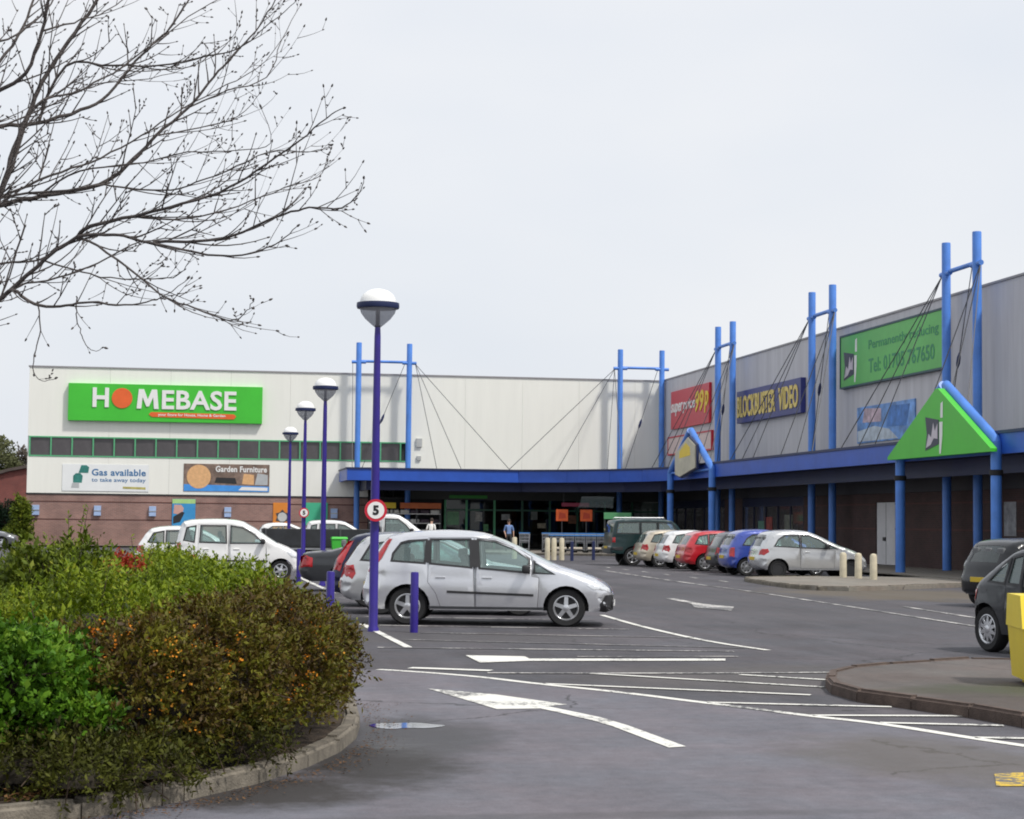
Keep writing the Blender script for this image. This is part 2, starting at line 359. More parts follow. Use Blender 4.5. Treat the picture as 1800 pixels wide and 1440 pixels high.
def setp(o, label=None, cat=None, group=None, kind=None):
    if label: o['label'] = label
    if cat: o['category'] = cat
    if group: o['group'] = group
    if kind: o['kind'] = kind
    return o
def link(name, me, parent=None, loc=None, rotz=0):
    o = bpy.data.objects.new(name, me); col.objects.link(o)
    if parent: o.parent = parent
    if loc is not None: o.location = loc
    if rotz: o.rotation_euler = (0, 0, rotz)
    return o
def part(name, mb, m, parent, smooth=None, label=None, kind=None, loc=None):
    o = link(name, mb.mesh(name, m, smooth), parent, loc)
    return setp(o, label, None, None, kind)
def thing(name, label, cat, loc=(0, 0, 0), rotz=0, group=None):
    o = bpy.data.objects.new(name, None); col.objects.link(o); o.empty_display_size = 0.3
    o.location = loc; o.rotation_euler = (0, 0, rotz)
    return setp(o, label, cat, group)
def single(name, mb, m, label, cat, group=None, smooth=None, loc=None, rotz=0):
    return setp(link(name, mb.mesh(name, m, smooth), None, loc, rotz), label, cat, group)
def struct(name, mb, m, smooth=None, label=None):
    return setp(link(name, mb.mesh(name, m, smooth)), label, None, None, 'structure')
def copy_tree(o, parent=None):
    c = o.copy(); col.objects.link(c)
    if parent: c.parent = parent
    for ch in list(o.children): copy_tree(ch, c)
    return c
def text_mb(s, w, h, y0, depth=0.03, cx=0, cz=0, bold=0.03, shear=0.0):
    # upright text in the xz plane facing -y, fitted to w by h, its front face at y0
    cu = bpy.data.curves.new('t', 'FONT'); cu.body = s; cu.offset = bold; cu.resolution_u = 3; cu.shear = shear; cu.space_character = 1.0 + bold * 1.6
    o = bpy.data.objects.new('t', cu); col.objects.link(o)
    dg = bpy.context.evaluated_depsgraph_get(); me = bpy.data.meshes.new_from_object(o.evaluated_get(dg))
    bpy.data.objects.remove(o); bpy.data.curves.remove(cu)
    bm = bmesh.new(); bm.from_mesh(me); bpy.data.meshes.remove(me)
    bmesh.ops.remove_doubles(bm, verts=bm.verts, dist=1e-4)
    xs = [v.co.x for v in bm.verts]; ys = [v.co.y for v in bm.verts]
    x0, x1, z0, z1 = min(xs), max(xs), min(ys), max(ys)
    for v in bm.verts:
        v.co = Vector(((v.co.x - x0) / (x1 - x0) * w - w / 2 + cx, y0, (v.co.y - z0) / (z1 - z0) * h - h / 2 + cz))
    if depth:
        r = bmesh.ops.extrude_face_region(bm, geom=bm.faces[:])
        for e in r['geom']:
            if isinstance(e, bmesh.types.BMVert): e.co.y += depth
    bmesh.ops.recalc_face_normals(bm, faces=bm.faces)
    bm.verts.index_update()
    mb = MB(); mb.add([v.co[:] for v in bm.verts], [[v.index for v in f.verts] for f in bm.faces]); bm.free()
    return mb
def disc_xz(cx, cz, r, y, t=0.02, n=28):
    return MB().slab_xz([(cx + r * math.cos(2 * math.pi * k / n), cz + r * math.sin(2 * math.pi * k / n)) for k in range(n)], y, y + t)
def smooth_poly(pts, it=2, closed=False):
    pts = [Vector(p) for p in pts]
    for _ in range(it):
        q = [] if closed else [pts[0]]
        rng = range(len(pts)) if closed else range(len(pts) - 1)
        for i in rng:
            a, b = pts[i], pts[(i + 1) % len(pts)]
            q += [a * .75 + b * .25, a * .25 + b * .75]
        if not closed: q.append(pts[-1])
        pts = q
    return pts
# ------------------------------------------------------------------ ground, roads, markings
DAMP = (0.028, 0.026, 0.028)
ASPH_FAR = asphalt('asphalt_car_park', (0.034, 0.032, 0.036), (0.108, 0.102, 0.112), stain=[
    (3.0, 27.5, 3.4, 1.6, 0.9, 0.55, (0.06, 0.054, 0.053), 0.1), (6.5, 20.3, 2.6, 2.2, 0.8, 0.45, (0.085, 0.075, 0.066), 0.05),
    (12.5, 38, 4, 11, 0.35, 0.35, (0.06, 0.055, 0.058), 0.1), (17.5, 45, 3.5, 5, 0.7, 0.6, (0.13, 0.105, 0.065), 0.0)])
ASPH_NEAR = asphalt('asphalt_access_road', (0.098, 0.094, 0.107), (0.168, 0.161, 0.180), stain=[
    (1.75, 15.0, 0.75, 1.5, 2.2, 0.9, DAMP, 0.30), (1.25, 13.4, 0.75, 1.5, 2.4, 0.92, (0.022, 0.019, 0.017), 0.15), (0.45, 11.9, 0.8, 0.8, 2.4, 0.9, (0.026, 0.022, 0.019), 0.1),
    (5.4, 13.2, 1.1, 1.6, 1.2, 0.6, (0.085, 0.073, 0.058), 0.1), (2.6, 10.8, 2.0, 0.14, 1.0, 0.35, (0.05, 0.05, 0.05), 0.0)])
g = MB(); g.add([(-300, -100, 0), (300, -100, 0), (300, 500, 0), (-300, 500, 0)], [(0, 1, 2, 3)])
struct('ground', g, ASPH_FAR)
border = [(2.07, 21.5), (2.63, 21.0), (3.13, 20.38), (3.54, 19.57), (4.23, 18.56), (4.79, 17.41), (5.11, 16.85), (5.4, 16.18), (5.83, 15.54), (6.16, 14.46), (6.4, 13.83)]
rd = MB(); rd.flat(border + [(7.6, 10.0), (9, 5), (10, -20), (-25, -20), (-25, 8), (-3, 10), (1.0, 14.2), (1.2, 21.6)], 0.004)
struct('road', rd, ASPH_NEAR)
Z1 = 0.009
def line(name, pts, wd, m, it=2): struct(name, MB().ribbon(smooth_poly(pts, it) if len(pts) > 2 else pts, wd, Z1), m)
arrow = [(2.34, 19.02), (2.92, 18.37), (3.44, 17.32), (3.22, 17.17), (3.40, 16.55), (3.51, 16.15), (3.60, 15.5), (3.64, 14.95), (3.71, 14.02), (3.56, 13.96), (3.52, 14.5), (3.49, 14.96), (3.45, 15.5), (3.38, 15.92), (3.22, 16.6), (3.12, 16.96), (2.71, 16.93)]
struct('road_arrow', MB().flat(arrow, Z1), ROADPAINT, label='curved white arrow on the near access road')
struct('road_arrow', MB().flat([(3.39, 23.74), (4.12, 23.53), (4.11, 23.14), (6.62, 23.1), (6.52, 22.76), (4.02, 22.76), (3.39, 22.5)], Z1), ROADPAINT, label='straight white arrow pointing left by the bays')
line('road_line', [(2.46, 21.74), (3.34, 21.3)], 0.20, ROADPAINT)
line('border_line', border, 0.13, ROADPAINT)
for k, (pts, m) in enumerate([
    ([(3.25, 20.98), (5.73, 20.83), (8.7, 21.07)], ROADWORN), ([(7.57, 21.19), (9.88, 22.0)], ROADWORN), ([(4.42, 20.87), (5.49, 19.93), (6.53, 19.05)], ROADPAINT),
    ([(6.09, 20.66), (6.93, 19.88)], ROADPAINT), ([(3.64, 19.57), (5.15, 18.71), (6.09, 18.17)], ROADPAINT), ([(4.83, 17.47), (6.47, 16.94)], ROADPAINT),
    ([(5.45, 16.23), (6.81, 16.1)], ROADPAINT), ([(5.85, 15.59), (6.85, 15.3)], ROADPAINT), ([(6.22, 14.45), (6.9, 14.3)], ROADPAINT)]):
    line('hatch_line', pts, 0.11, m)
for pts, m in [([(2.95, 30.54), (6.86, 29.53)], ROADWORN), ([(3.39, 28.55), (7.35, 27.35)], ROADFAINT), ([(2.93, 26.91), (7.47, 25.11)], ROADFAINT),
               ([(2.41, 25.23), (7.12, 24.43)], ROADWORN), ([(4.79, 22.94 + .55), (6.9, 23.5)], ROADFAINT)]:
    line('bay_line', pts, 0.10, m)
line('bay_line', [(7.4, 34.05), (7.25, 30.34), (7.31, 26.56), (7.66, 24.65)], 0.11, ROADPAINT)
line('bay_line', [(2.7, 30.9), (2.83, 25.23)], 0.11, ROADPAINT)
line('bay_line', [(3.0, 56.12), (3.16, 44)], 0.12, ROADPAINT)
for i in range(5):
    y = 33.3 + 2.65 * i; line('bay_line', [(2.95, y), (6.9, y - 1.0)], 0.10, ROADWORN)
line('lane_line', [(14.43, 66.28), (13.95, 52.85), (14.0, 47.21), (13.75, 41.9), (13.55, 37.66), (13.18, 30.35)], 0.11, ROADWORN)
line('lane_line', [(14.8, 38.01), (14.39, 33.17)], 0.11, ROADWORN)
struct('road_arrow', MB().flat([(10.55, 41.8), (10.75, 41.8), (10.66, 39.0), (10.95, 37.6), (10.4, 35.9), (10.02, 37.3), (10.42, 39)], Z1), ROADWORN, label='worn white arrow on the far lane')
for i, y in enumerate([54.5, 57.9, 61.4, 64.5, 67.5, 70.5]): line('bay_line', [(15.5, y - .6), (15.6, y + .6)], 0.12, ROADWORN)
for i in range(6): line('bay_line', [(16.2, 61.6 + 2.65 * i), (21.5, 61.6 + 2.65 * i)], 0.10, ROADWORN)
struct('road_mark', MB().flat([(5.45, 12.33), (5.68, 12.37), (5.42, 11.72), (5.20, 11.73)], Z1), ROADYEL, label='yellow paint mark at the road edge')

WATER = mat('puddle_water', (0.012, 0.013, 0.014), 0.02, 0.1, 3, 0, 0, 40, 1.0, 1.0)
pud = smooth_poly([(1.40, 15.62, 0), (1.52, 15.83, 0), (1.66, 15.80, 0), (1.84, 15.86, 0), (1.98, 15.70, 0), (2.10, 15.60, 0), (1.90, 15.40, 0), (1.72, 15.46, 0), (1.58, 15.33, 0)], 2, True)
struct('puddle', MB().flat([(p.x, p.y) for p in pud], 0.008), WATER)

# kerbed islands: each stone is a piece of its own
def walk(pts, step):
    out = [Vector(pts[0])]; pts = [Vector(p) for p in pts]; acc = 0
    for a, b in zip(pts, pts[1:]):
        L = (b - a).length; t = 0
        while acc + (L - t) >= step:
            t += step - acc; out.append(a + (b - a) * (t / L)); acc = 0
        acc += L - t
    out.append(pts[-1]); return out
def kerb_run(parent, pts, wd, h, step, m, side=1, gap=0.012):
    q = walk(pts, step); rr = random.Random(3)
    off = []
    for i, p in enumerate(q):
        d = (q[min(i + 1, len(q) - 1)] - q[max(i - 1, 0)]).normalized(); off.append(p + Vector((-d.y, d.x)) * wd * side)
    for i in range(len(q) - 1):
        a, b = q[i], q[i + 1]; c, d = off[i + 1], off[i]
        if (b - a).length < 0.12: continue
        e = (b - a).normalized() * gap / 2
        j = rr.uniform(-0.008, 0.008); bm = bmesh.new()
        base = [a + e, b - e, c - e, d + e]
        lo = [bm.verts.new((p.x, p.y, -0.02)) for p in base]; hi = [bm.verts.new((p.x, p.y, h + j)) for p in base]
        bm.faces.new(lo); bm.faces.new(hi)
        for k in range(4): bm.faces.new((lo[k], lo[(k + 1) % 4], hi[(k + 1) % 4], hi[k]))
        bmesh.ops.recalc_face_normals(bm, faces=bm.faces)
        bmesh.ops.bevel(bm, geom=[x for x in bm.edges if x.verts[0].co.z > 0 and x.verts[1].co.z > 0], offset=0.028, segments=3, affect='EDGES')
        me = bpy.data.meshes.new('kerb_stone'); bm.to_mesh(me); bm.free(); me.materials.append(m); link('kerb_stone', me, parent)
SOIL = mat('bed_soil', (0.050, 0.034, 0.022), 0.95, 0.5, 7, 0, 0.9, 30)
ISLTOP = asphalt('island_asphalt', (0.060, 0.049, 0.043), (0.135, 0.116, 0.104), stain=[(8.5, 17.5, 2, 0.8, 1.2, 0.7, (0.05, 0.06, 0.028), 0), (7.2, 16.3, 0.7, 1.5, 1.5, 0.6, (0.055, 0.045, 0.04), 0)])
PAVE = asphalt('footway_paving', (0.17, 0.15, 0.125), (0.27, 0.245, 0.205))
hk = [(-3.0, 10.05), (-1.32, 10.48), (-0.86, 10.72), (-0.50, 11.02), (-0.25, 11.31), (0.10, 11.76), (0.52, 12.45), (0.86, 13.25), (1.10, 14.0), (1.25, 14.7), (1.38, 15.8), (1.45, 18), (1.55, 21.6), (1.5, 24), (1.2, 27.0), (0.4, 28.4)]
bed = MB(); bed.prism([(p[0] - 0.13, p[1] + 0.08) for p in hk] + [(-12, 28.4), (-12, 10.2)], 0.0, 0.10)
bedo = struct('planting_bed', bed, SOIL)
kerb_run(bedo, [p.to_2d() for p in [Vector((a, b, 0)) for a, b in hk]], 0.13, 0.12, 0.86, CONC, 1)
ik = [(12.6, 15.0), (11.9, 18.6), (10.9, 20.6), (10.0, 21.6), (9.3, 21.8), (7.97, 21.01), (7.2, 20.39), (6.83, 19.81), (6.52, 18.98), (6.30, 18.1), (6.33, 17.4), (6.58, 16.75), (6.82, 16.0), (6.97, 15.15), (7.1, 13.5), (7.3, 11.5)]
isl = MB(); isl.prism([(a + 0.08, b) for a, b in ik] + [(12.7, 11.5)], 0.0, 0.105)
islo = struct('kerbed_island', isl, ISLTOP)
kerb_run(islo, ik, 0.13, 0.125, 0.8, KERBB, 1)
fk = [(19.4, 57.2), (17.4, 56.4), (16.5, 55.6), (16.1, 54.0), (15.9, 51.5), (15.75, 48.9), (15.95, 47.5), (16.7, 47.0), (18.11, 47.9), (21.28, 50.4), (23.0, 51.6)]
fi = MB(); fi.prism([(a + 0.08, b) for a, b in fk] + [(23.0, 57.0)], 0.0, 0.10)
fio = struct('kerbed_island', fi, PAVE)
kerb_run(fio, fk, 0.13, 0.12, 0.9, CONC, 1)
fw = [(-14, 110.6), (8, 110.6), (9.5, 105), (14.0, 98.5), (17, 96.6), (22.6, 95.2), (23.0, 93), (23.0, 40)]
fo = struct('footway', MB().prism(fw + [(28.5, 40), (28.5, 112.5), (-14, 112.5)], 0.0, 0.10), PAVE)
kerb_run(fo, fw, 0.13, 0.115, 1.8, CONC, 1)

# ------------------------------------------------------------------ retail buildings
BRICK = brick_mat('store_brick', (0.34, 0.185, 0.155), (0.27, 0.145, 0.125), (0.32, 0.26, 0.23), 'X')
BRICKR = brick_mat('terrace_brick_shaded', (0.070, 0.034, 0.032), (0.052, 0.028, 0.027), (0.065, 0.05, 0.048), 'Y')  # brick darkened so the canopy's shade sits in its colour
CLADF = clad_mat('cream_cladding', (0.855, 0.855, 0.79), 0.035)
CLADR = clad_mat('shaded_cladding', (0.55, 0.545, 0.575), 0.14)  # wall turned from the sun: its shade is put into this grey
COPING = mat('coping_grey', (0.30, 0.29, 0.30), 0.5, 0.1, 1)
PANE = mat('high_window_glass', (0.075, 0.068, 0.072), 0.08, 0.35, 0.5)
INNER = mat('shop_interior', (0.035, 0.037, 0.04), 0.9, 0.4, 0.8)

st = thing('retail_store', 'cream clad store with brick base and a strip of green framed high windows', 'store building', (9, 112, 0))
def S(x0, x1, y0, y1, z0, z1): return MB().box(x0 - 9, x1 - 9, y0, y1, z0, z1)
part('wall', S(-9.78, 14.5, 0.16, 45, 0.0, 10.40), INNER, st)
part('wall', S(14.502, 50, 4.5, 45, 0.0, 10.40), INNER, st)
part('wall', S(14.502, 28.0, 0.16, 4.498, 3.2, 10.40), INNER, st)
part('brick_wall', S(-9.8, 10.0, 0.0, 0.155, 0.0, 3.02), BRICK, st)
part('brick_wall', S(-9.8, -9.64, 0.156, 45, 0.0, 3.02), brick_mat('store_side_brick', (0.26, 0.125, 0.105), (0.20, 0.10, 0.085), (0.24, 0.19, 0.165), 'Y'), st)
BANDM = mat('brick_band', (0.10, 0.045, 0.04), 0.85, 0.2, 2)
for z in (1.56, 2.58): part('brick_band', S(-9.804, 10.0, -0.012, 0.02, z, z + 0.06), BANDM, st)
part('dark_strip', S(-9.85, 12.3, -0.04, 0.15, 3.022, 3.095), DARK, st)  # thin dark strip along the top of the brick base
pm = {}
def panel(x0, x1, z0, z1, name='cladding_panel'):
    k = (round(x1 - x0, 3), round(z1 - z0, 3))
    if k not in pm:
        b = MB(); b.bbox(0, x1 - x0 - 0.007, 0.0, 0.14, 0, z1 - z0, 0.004); pm[k] = b.mesh('cladding_panel', CLADF)
    link(name, pm[k], st, (x0 + 0.0035 - 9, 0, z0))
xs = [-9.8, -5.2, -1.7, 1.8, 5.3, 8.8, 12.3]
for a, b in zip(xs, xs[1:]):
    panel(a, b, 3.10, 5.22); panel(a, b, 6.40, 10.42)
xs = [12.3, 15.8, 19.3, 22.8, 26.3, 28.0]
for a, b in zip(xs, xs[1:]): panel(a, b, 3.75, 10.42)
part('coping', S(-9.86, 28.0, -0.05, 0.4, 10.421, 10.50), COPING, st)
part('coping', S(-9.86, -9.45, 0.401, 45, 10.421, 10.50), COPING, st)
part('cladding_panel', S(-9.81, -9.66, 0.145, 45, 3.10, 10.42), CLADF, st)
part('window_rail', S(-9.72, 12.3, -0.03, 0.12, 5.225, 5.295), GFRAME, st)
part('window_rail', S(-9.72, 12.3, -0.03, 0.12, 6.325, 6.395), GFRAME, st)
mm_ = MB().box(0, 0.075, -0.035, 0.12, 5.296, 6.324).mesh('mullion', GFRAME)
pn_ = MB().box(0, 1.125, 0.045, 0.065, 5.296, 6.324).mesh('window_pane', PANE)
for i in range(19):
    x = -9.72 + i * 1.2
    link('mullion', mm_, st, (x - 9, 0, 0))
    if i < 18: link('window_pane', pn_, st, (x + 0.0755 - 9, 0, 0)).rotation_euler = (R(random.uniform(-.5, .5)), 0, R(random.uniform(-.4, .4)))
part('vent', S(12.85, 13.2, -0.12, -0.002, 6.15, 6.65), mat('vent_grey', (0.45, 0.46, 0.45), 0.5), st)
part('vent', S(12.9, 13.15, -0.10, -0.002, 5.35, 5.6), MATS['vent_grey'], st)
# glazed shop entrance under the canopy
DKGREEN = mat('entrance_dark_green', (0.018, 0.10, 0.06), 0.4, 0.2, 2)
part('lintel_panel', S(10.0, 28.0, 0.0, 0.15, 3.02, 3.74), mat('lintel_grey', (0.045, 0.05, 0.05), 0.5), st)
part('entrance_floor', S(14.51, 28, 0.16, 4.49, 0.02, 0.12), DGREY, st)
gx = [14.6, 15.9, 17.6, 19.3, 21.0, 22.7, 24.4, 26.1, 27.9]
for i, x in enumerate(gx): part('door_frame' if i in (1, 2) else 'window_frame', S(x, x + 0.12, -0.02, 0.14, 0.10, 3.0), GFRAME if i < 3 else DKGREEN, st)
part('transom', S(14.73, 28, -0.015, 0.13, 2.36, 2.46), DKGREEN, st)
for a, b in zip(gx, gx[1:]):
    for z0, z1 in ((0.13, 2.355), (2.465, 3.0)): part('window_pane', S(a + 0.125, b - 0.005, 0.04, 0.06, z0, z1), GLASSSHOP, st)
part('lit_sign_strip', S(14.9, 17.2, -0.10, -0.004, 3.10, 3.28), mat('dim_green_strip', (0.05, 0.35, 0.06), 0.5), st)
part('window_poster', S(14.78, 15.5, -0.01, 0.02, 1.5, 2.9 - 0.6), mat('poster_pale_green', (0.20, 0.42, 0.24), 0.6, 0.3, 2), st)

for k_, (x, z, a, b, c_) in enumerate(((16.5, 2.0, .42, .55, (.45, .45, .42)), (17.0, 1.35, .3, .42, (.10, .28, .12)), (18.1, 2.0, .5, .35, (.28, .30, .30)), (19.9, 2.1, .4, .5, (.16, .18, .17)), (20.3, 1.5, .5, .3, (.30, .27, .2)), (22.2, 1.9, .55, .5, (.20, .09, .05)), (25.1, 1.8, .5, .7, (.16, .18, .22)))):
    part('window_poster', S(x, x + a, 0.02, 0.038, z - b / 2, z + b / 2), mat('notice_%d' % k_, c_, 0.6, 0.5, 4), st)
tr = thing('retail_terrace', 'shop terrace with shade-toned cladding and shade-darkened brick shopfronts below the blue canopy', 'shop building', (28, 70, 0), R(-90))
def T(y1, y0, d0, d1, z0, z1): return MB().box(70 - y1, 70 - y0, d0, d1, z0, z1)   # y1 > y0 are distances along the terrace
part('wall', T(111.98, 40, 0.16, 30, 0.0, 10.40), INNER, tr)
YL = 45.0
holes = [(94.6, 84.6), (110.5, 98.0)]
for a, b in ((111.98, 110.5), (98.0, 94.6), (84.6, 75.1), (72.9, 40)):
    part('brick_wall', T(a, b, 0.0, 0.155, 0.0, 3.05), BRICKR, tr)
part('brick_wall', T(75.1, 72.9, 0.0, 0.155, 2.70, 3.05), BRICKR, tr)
for z in (1.56, 2.58):
    for a, b in ((84.6, 75.1), (72.9, 40)): part('brick_band', T(a, b, -0.012, 0.02, z, z + 0.06), BANDM, tr)
dr = part('door', T(75.05, 72.95, 0.03, 0.12, 0.12, 2.68), mat('white_door', (0.66, 0.66, 0.68), 0.5, 0.08, 1.5), tr)
part('handle', T(74.25, 74.0, -0.03, 0.025, 1.1, 1.25), DARK, dr); part('door_seam', T(74.01, 73.99, 0.022, 0.05, 0.15, 2.65), DARK, dr)
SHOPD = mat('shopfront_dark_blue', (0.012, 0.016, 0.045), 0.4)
for (a, b) in holes:
    n = int(round((a - b) / 2.0)); wdt = (a - b) / n
    part('shopfront_head', T(a, b, 0.0, 0.15, 2.62, 3.05), SHOPD, tr); part('stall_riser', T(a, b, 0.0, 0.15, 0.0, 0.42), SHOPD, tr)
    for i in range(n + 1): part('mullion', T(min(a, a - i * wdt + 0.06), max(b, a - i * wdt - 0.06), -0.01, 0.14, 0.421, 2.619), SHOPD, tr)
    for i in range(n): part('window_pane', T(a - i * wdt - 0.065, a - (i + 1) * wdt + 0.065, 0.05, 0.07, 0.421, 2.619), PANE, tr)
mypost = [(91.9, 90.9, 1.0, 1.9, (0.10, 0.22, 0.17)), (90.8, 89.6, 0.9, 2.1, (0.30, 0.06, 0.05)), (89.9, 89.0, 0.6, 1.1, (0.25, 0.18, 0.05)), (87.6, 86.4, 0.7, 2.2, (0.16, 0.17, 0.14)), (62.4, 61.4, 1.4, 2.6, (0.28, 0.29, 0.31))]
for i, (a, b, z0, z1, c_) in enumerate(mypost):
    part('window_poster', T(a, b, -0.015 if a < 70 else 0.02, -0.003 if a < 70 else 0.045, z0, z1), mat('poster_%d' % i, c_, 0.6, 0.5, 2.5), tr)
pm2 = MB(); pm2.bbox(0, 3.592, 0, 0.14, 0, 10.42 - 4.15, 0.004); pm2 = pm2.mesh('cladding_panel', CLADR)
for i in range(20):
    link('cladding_panel', pm2, tr, (70 - 111.98 + 0.01 + i * 3.6, 0, 4.15))
part('lintel_panel', T(111.97, 40, 0.0, 0.14, 3.06, 4.14), mat('lintel_shade', (0.035, 0.036, 0.045), 0.6, 0.2, 0.6), tr)  # dark band added below the cladding; canopy shade put into its colour
part('coping', T(111.98, 40, -0.05, 0.4, 10.421, 10.50), COPING, tr)

# ------------------------------------------------------------------ canopy
can = thing('entrance_canopy', 'long flat blue canopy bending round the inner corner of the shops', 'canopy', (20, 104, 0))
cl = [(8.27, 111.9), (8.27, 106.0), (18.1, 106.0), (20.55, 104.2), (22.5, 101.9), (23.75, 99.3), (24.42, 96.2), (24.42, 40.0)]
def offset(pl, d):
    out = []
    for i, p in enumerate(pl):
        p = Vector(p); ns = []
        if i > 0: e = (p - Vector(pl[i - 1])).normalized(); ns.append(Vector((-e.y, e.x)))
        if i < len(pl) - 1: e = (Vector(pl[i + 1]) - p).normalized(); ns.append(Vector((-e.y, e.x)))
        nn = sum(ns, Vector((0, 0)))
        nn = nn / (1 + ns[0].dot(ns[1])) if len(ns) == 2 else nn
        out.append(p + nn * d)
    return out
def strip(name, d0, d1, z0, z1, m, gap=0.006):
    a, b = offset(cl, d0), offset(cl, d1)
    for i in range(len(cl) - 1):
        e = (a[i + 1] - a[i]).normalized() * gap
        q = [a[i] + e, a[i + 1] - e, b[i + 1] - e, b[i] + e]
        part(name, MB().prism([(p.x - 20, p.y - 104) for p in q], z0, z1), m, can)
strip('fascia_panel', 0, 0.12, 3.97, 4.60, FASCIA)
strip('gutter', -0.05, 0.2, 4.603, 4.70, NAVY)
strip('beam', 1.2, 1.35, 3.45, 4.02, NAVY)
inn = offset(cl, 0.125)
poly = [(p.x - 20, p.y - 104) for p in inn] + [(27.98 - 20, 40 - 104), (27.98 - 20, 111.9 - 104)]
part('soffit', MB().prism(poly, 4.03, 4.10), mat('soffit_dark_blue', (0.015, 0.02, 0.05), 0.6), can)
part('deck', MB().prism(poly, 4.45, 4.56), DGREY, can)

# masts: paired poles, crossbar and fans of stay cables
def mast(name, label, half, loc, rotz, targets, cross):
    t = thing(name, label, 'mast', loc, rotz, 'paired blue masts with stay cables')
    for s in (-1, 1):
        part('pole', MB().lathe([(0.165, 0.1), (0.165, 12.22), (0.155, 12.26), (0.0, 12.27)], 20, (s * half, 0, 0)), BLUE, t, 40)
        part('knuckle', MB().tube([(s * (half - 0.42), -0.02, 11.1), (s * (half + 0.42), -0.02, 11.1)], 0.10, 10), BLUE, t, 40)
    part('crossbar', MB().tube([(-half + 0.16, 0, 11.15), (half - 0.16, 0, 11.15)], 0.085, 10), BLUE, t, 40)
    for s, lst in targets:
        for p in lst: part('stay_cable', MB().tube([(s * (half + 0.36), -0.02, 11.05), p], 0.020, 5), DGREY, t)
    for s in cross:
        a, b = Vector((s * (half - 0.3), -0.06, 11.0)), Vector((-s * (half - 0.25), -0.12, 4.75))
        part('stay_cable', MB().tube([a, b], 0.018, 5), DGREY, t)
        k = a.lerp(b, 0.52); d = (b - a).normalized() * 0.3
        part('turnbuckle', MB().tube([k - d, k - d * .4, k + d * .4, k + d], [0.03, 0.075, 0.075, 0.03], 8), NAVY, t)
    return t
mast('cable_mast', 'pair of blue masts at the left end of the canopy', 1.51, (10.78, 111.2, 0), 0,
     [(1, [(2.6, -5.0, 4.72), (4.0, -5.0, 4.72), (6.8, -5.0, 4.72)]), (-1, [(-2.2, -4.9, 4.72)])], [1])
mast('cable_mast', 'pair of blue masts standing in the inner corner of the two buildings', 1.3, (26.48, 111.2, 0), 0,
     [(-1, [(-8.9, -5.0, 4.72), (-6.1, -5.0, 4.72), (-3.6, -7.0, 4.72), (-2.3, -5.0, 4.72)])], [1])
mp = mast('cable_mast', 'pair of blue masts between the red price board and the blue yellow lettered sign', 1.4, (27.3, 95.55, 0), R(-90),
     [(-1, [(-5.6, -2.6, 4.72), (-3.6, -2.6, 4.72), (-1.9, -2.6, 4.72)]), (1, [(2.2, -2.6, 4.72), (4.4, -2.6, 4.72), (6.4, -2.6, 4.72)])], [1])
for y, lb in ((79.95, 'pair of blue masts between the blue yellow lettered sign and the long green sign'), (64.45, 'tallest looking pair of blue masts right of the long green sign')):
    c = copy_tree(mp); c.location = (27.3, y, 0); c['label'] = lb

gf = thing('gable_truss', 'blue tube A-frame on two pillars behind the green triangular sign', 'gable frame', (24.30, 58.75, 0), R(-90), 'blue tube gable frames on the canopy edge')
for s in (-1, 1):
    part('pillar', MB().lathe([(0.17, 0.1), (0.17, 4.36)], 20, (s * 4.02, 0, 0)), BLUE, gf, 40)
    part('collar', MB().lathe([(0.175, 3.30), (0.215, 3.32), (0.215, 3.46), (0.175, 3.48)], 20, (s * 4.02, 0, 0)), BLACK, gf, 40)
    part('rafter', MB().tube([(s * 4.02, 0, 4.28), (s * 4.0, 0, 4.40), (s * 0.1, 0, 6.38)], 0.165, 16), BLUE, gf, 50)
part('tie_bar', MB().tube([(-4.0, 0, 4.33), (4.0, 0, 4.33)], 0.06, 8), BLUE, gf, 40)
c = copy_tree(gf); c.location = (24.30, 91.25, 0); c['label'] = 'blue tube A-frame around the small cream gable sign by the corner'

# ------------------------------------------------------------------ signs
def sign_board(name, label, cat, w_, h_, loc, rotz, m, t=0.2, rim=None, group=None):
    s = thing(name, label, cat, loc, rotz, group)
    part('board', MB().bbox(-w_ / 2, w_ / 2, -t, 0, -h_ / 2, h_ / 2, 0.015), m, s)
    if rim:
        for a in ((-w_ / 2 - .08, w_ / 2 + .08, h_ / 2, h_ / 2 + .08), (-w_ / 2 - .08, w_ / 2 + .08, -h_ / 2 - .08, -h_ / 2)):
            part('rim', MB().box(a[0], a[1], -t - 0.03, 0, a[2], a[3]), rim, s)
        for a in ((-w_ / 2 - .08, -w_ / 2), (w_ / 2, w_ / 2 + .08)): part('rim', MB().box(a[0], a[1], -t - 0.028, 0, -h_ / 2 + 0.001, h_ / 2 - 0.001), rim, s)
    return s
SWHITE = mat('sign_white', (0.82, 0.82, 0.80), 0.45, 0.03, 2)
SNAVY = mat('sign_navy', (0.028, 0.038, 0.20), 0.45, 0.08, 1)
hb = sign_board('store_sign', 'large bright green sign with white HOMEBASE lettering and an orange disc', 'shop sign', 11.2, 2.18, (-1.95, 111.996, 8.42), 0, SIGNGREEN, 0.32)
part('lettering', text_mb('H', 0.93, 1.14, -0.37, 0.045, -3.75, 0.28, 0.03), SWHITE, hb)
part('lettering', MB().slab_xz([(-1.69, -.33), (-1.42, -.33), (-1.36, .34), (-1.13, -.20), (-0.98, -.20), (-.75, .34), (-.69, -.34), (-.42, -.34), (-.53, .80), (-.83, .80), (-1.055, .22), (-1.28, .81), (-1.58, .81)], -.37, -.325), SWHITE, hb)
part('lettering', text_mb('EBASE', 4.32, 1.14, -0.37, 0.045, 1.92, 0.22, 0.024), SWHITE, hb)
part('disc', disc_xz(-2.53, 0.26, 0.59, -0.36, 0.035), ORANGE, hb)
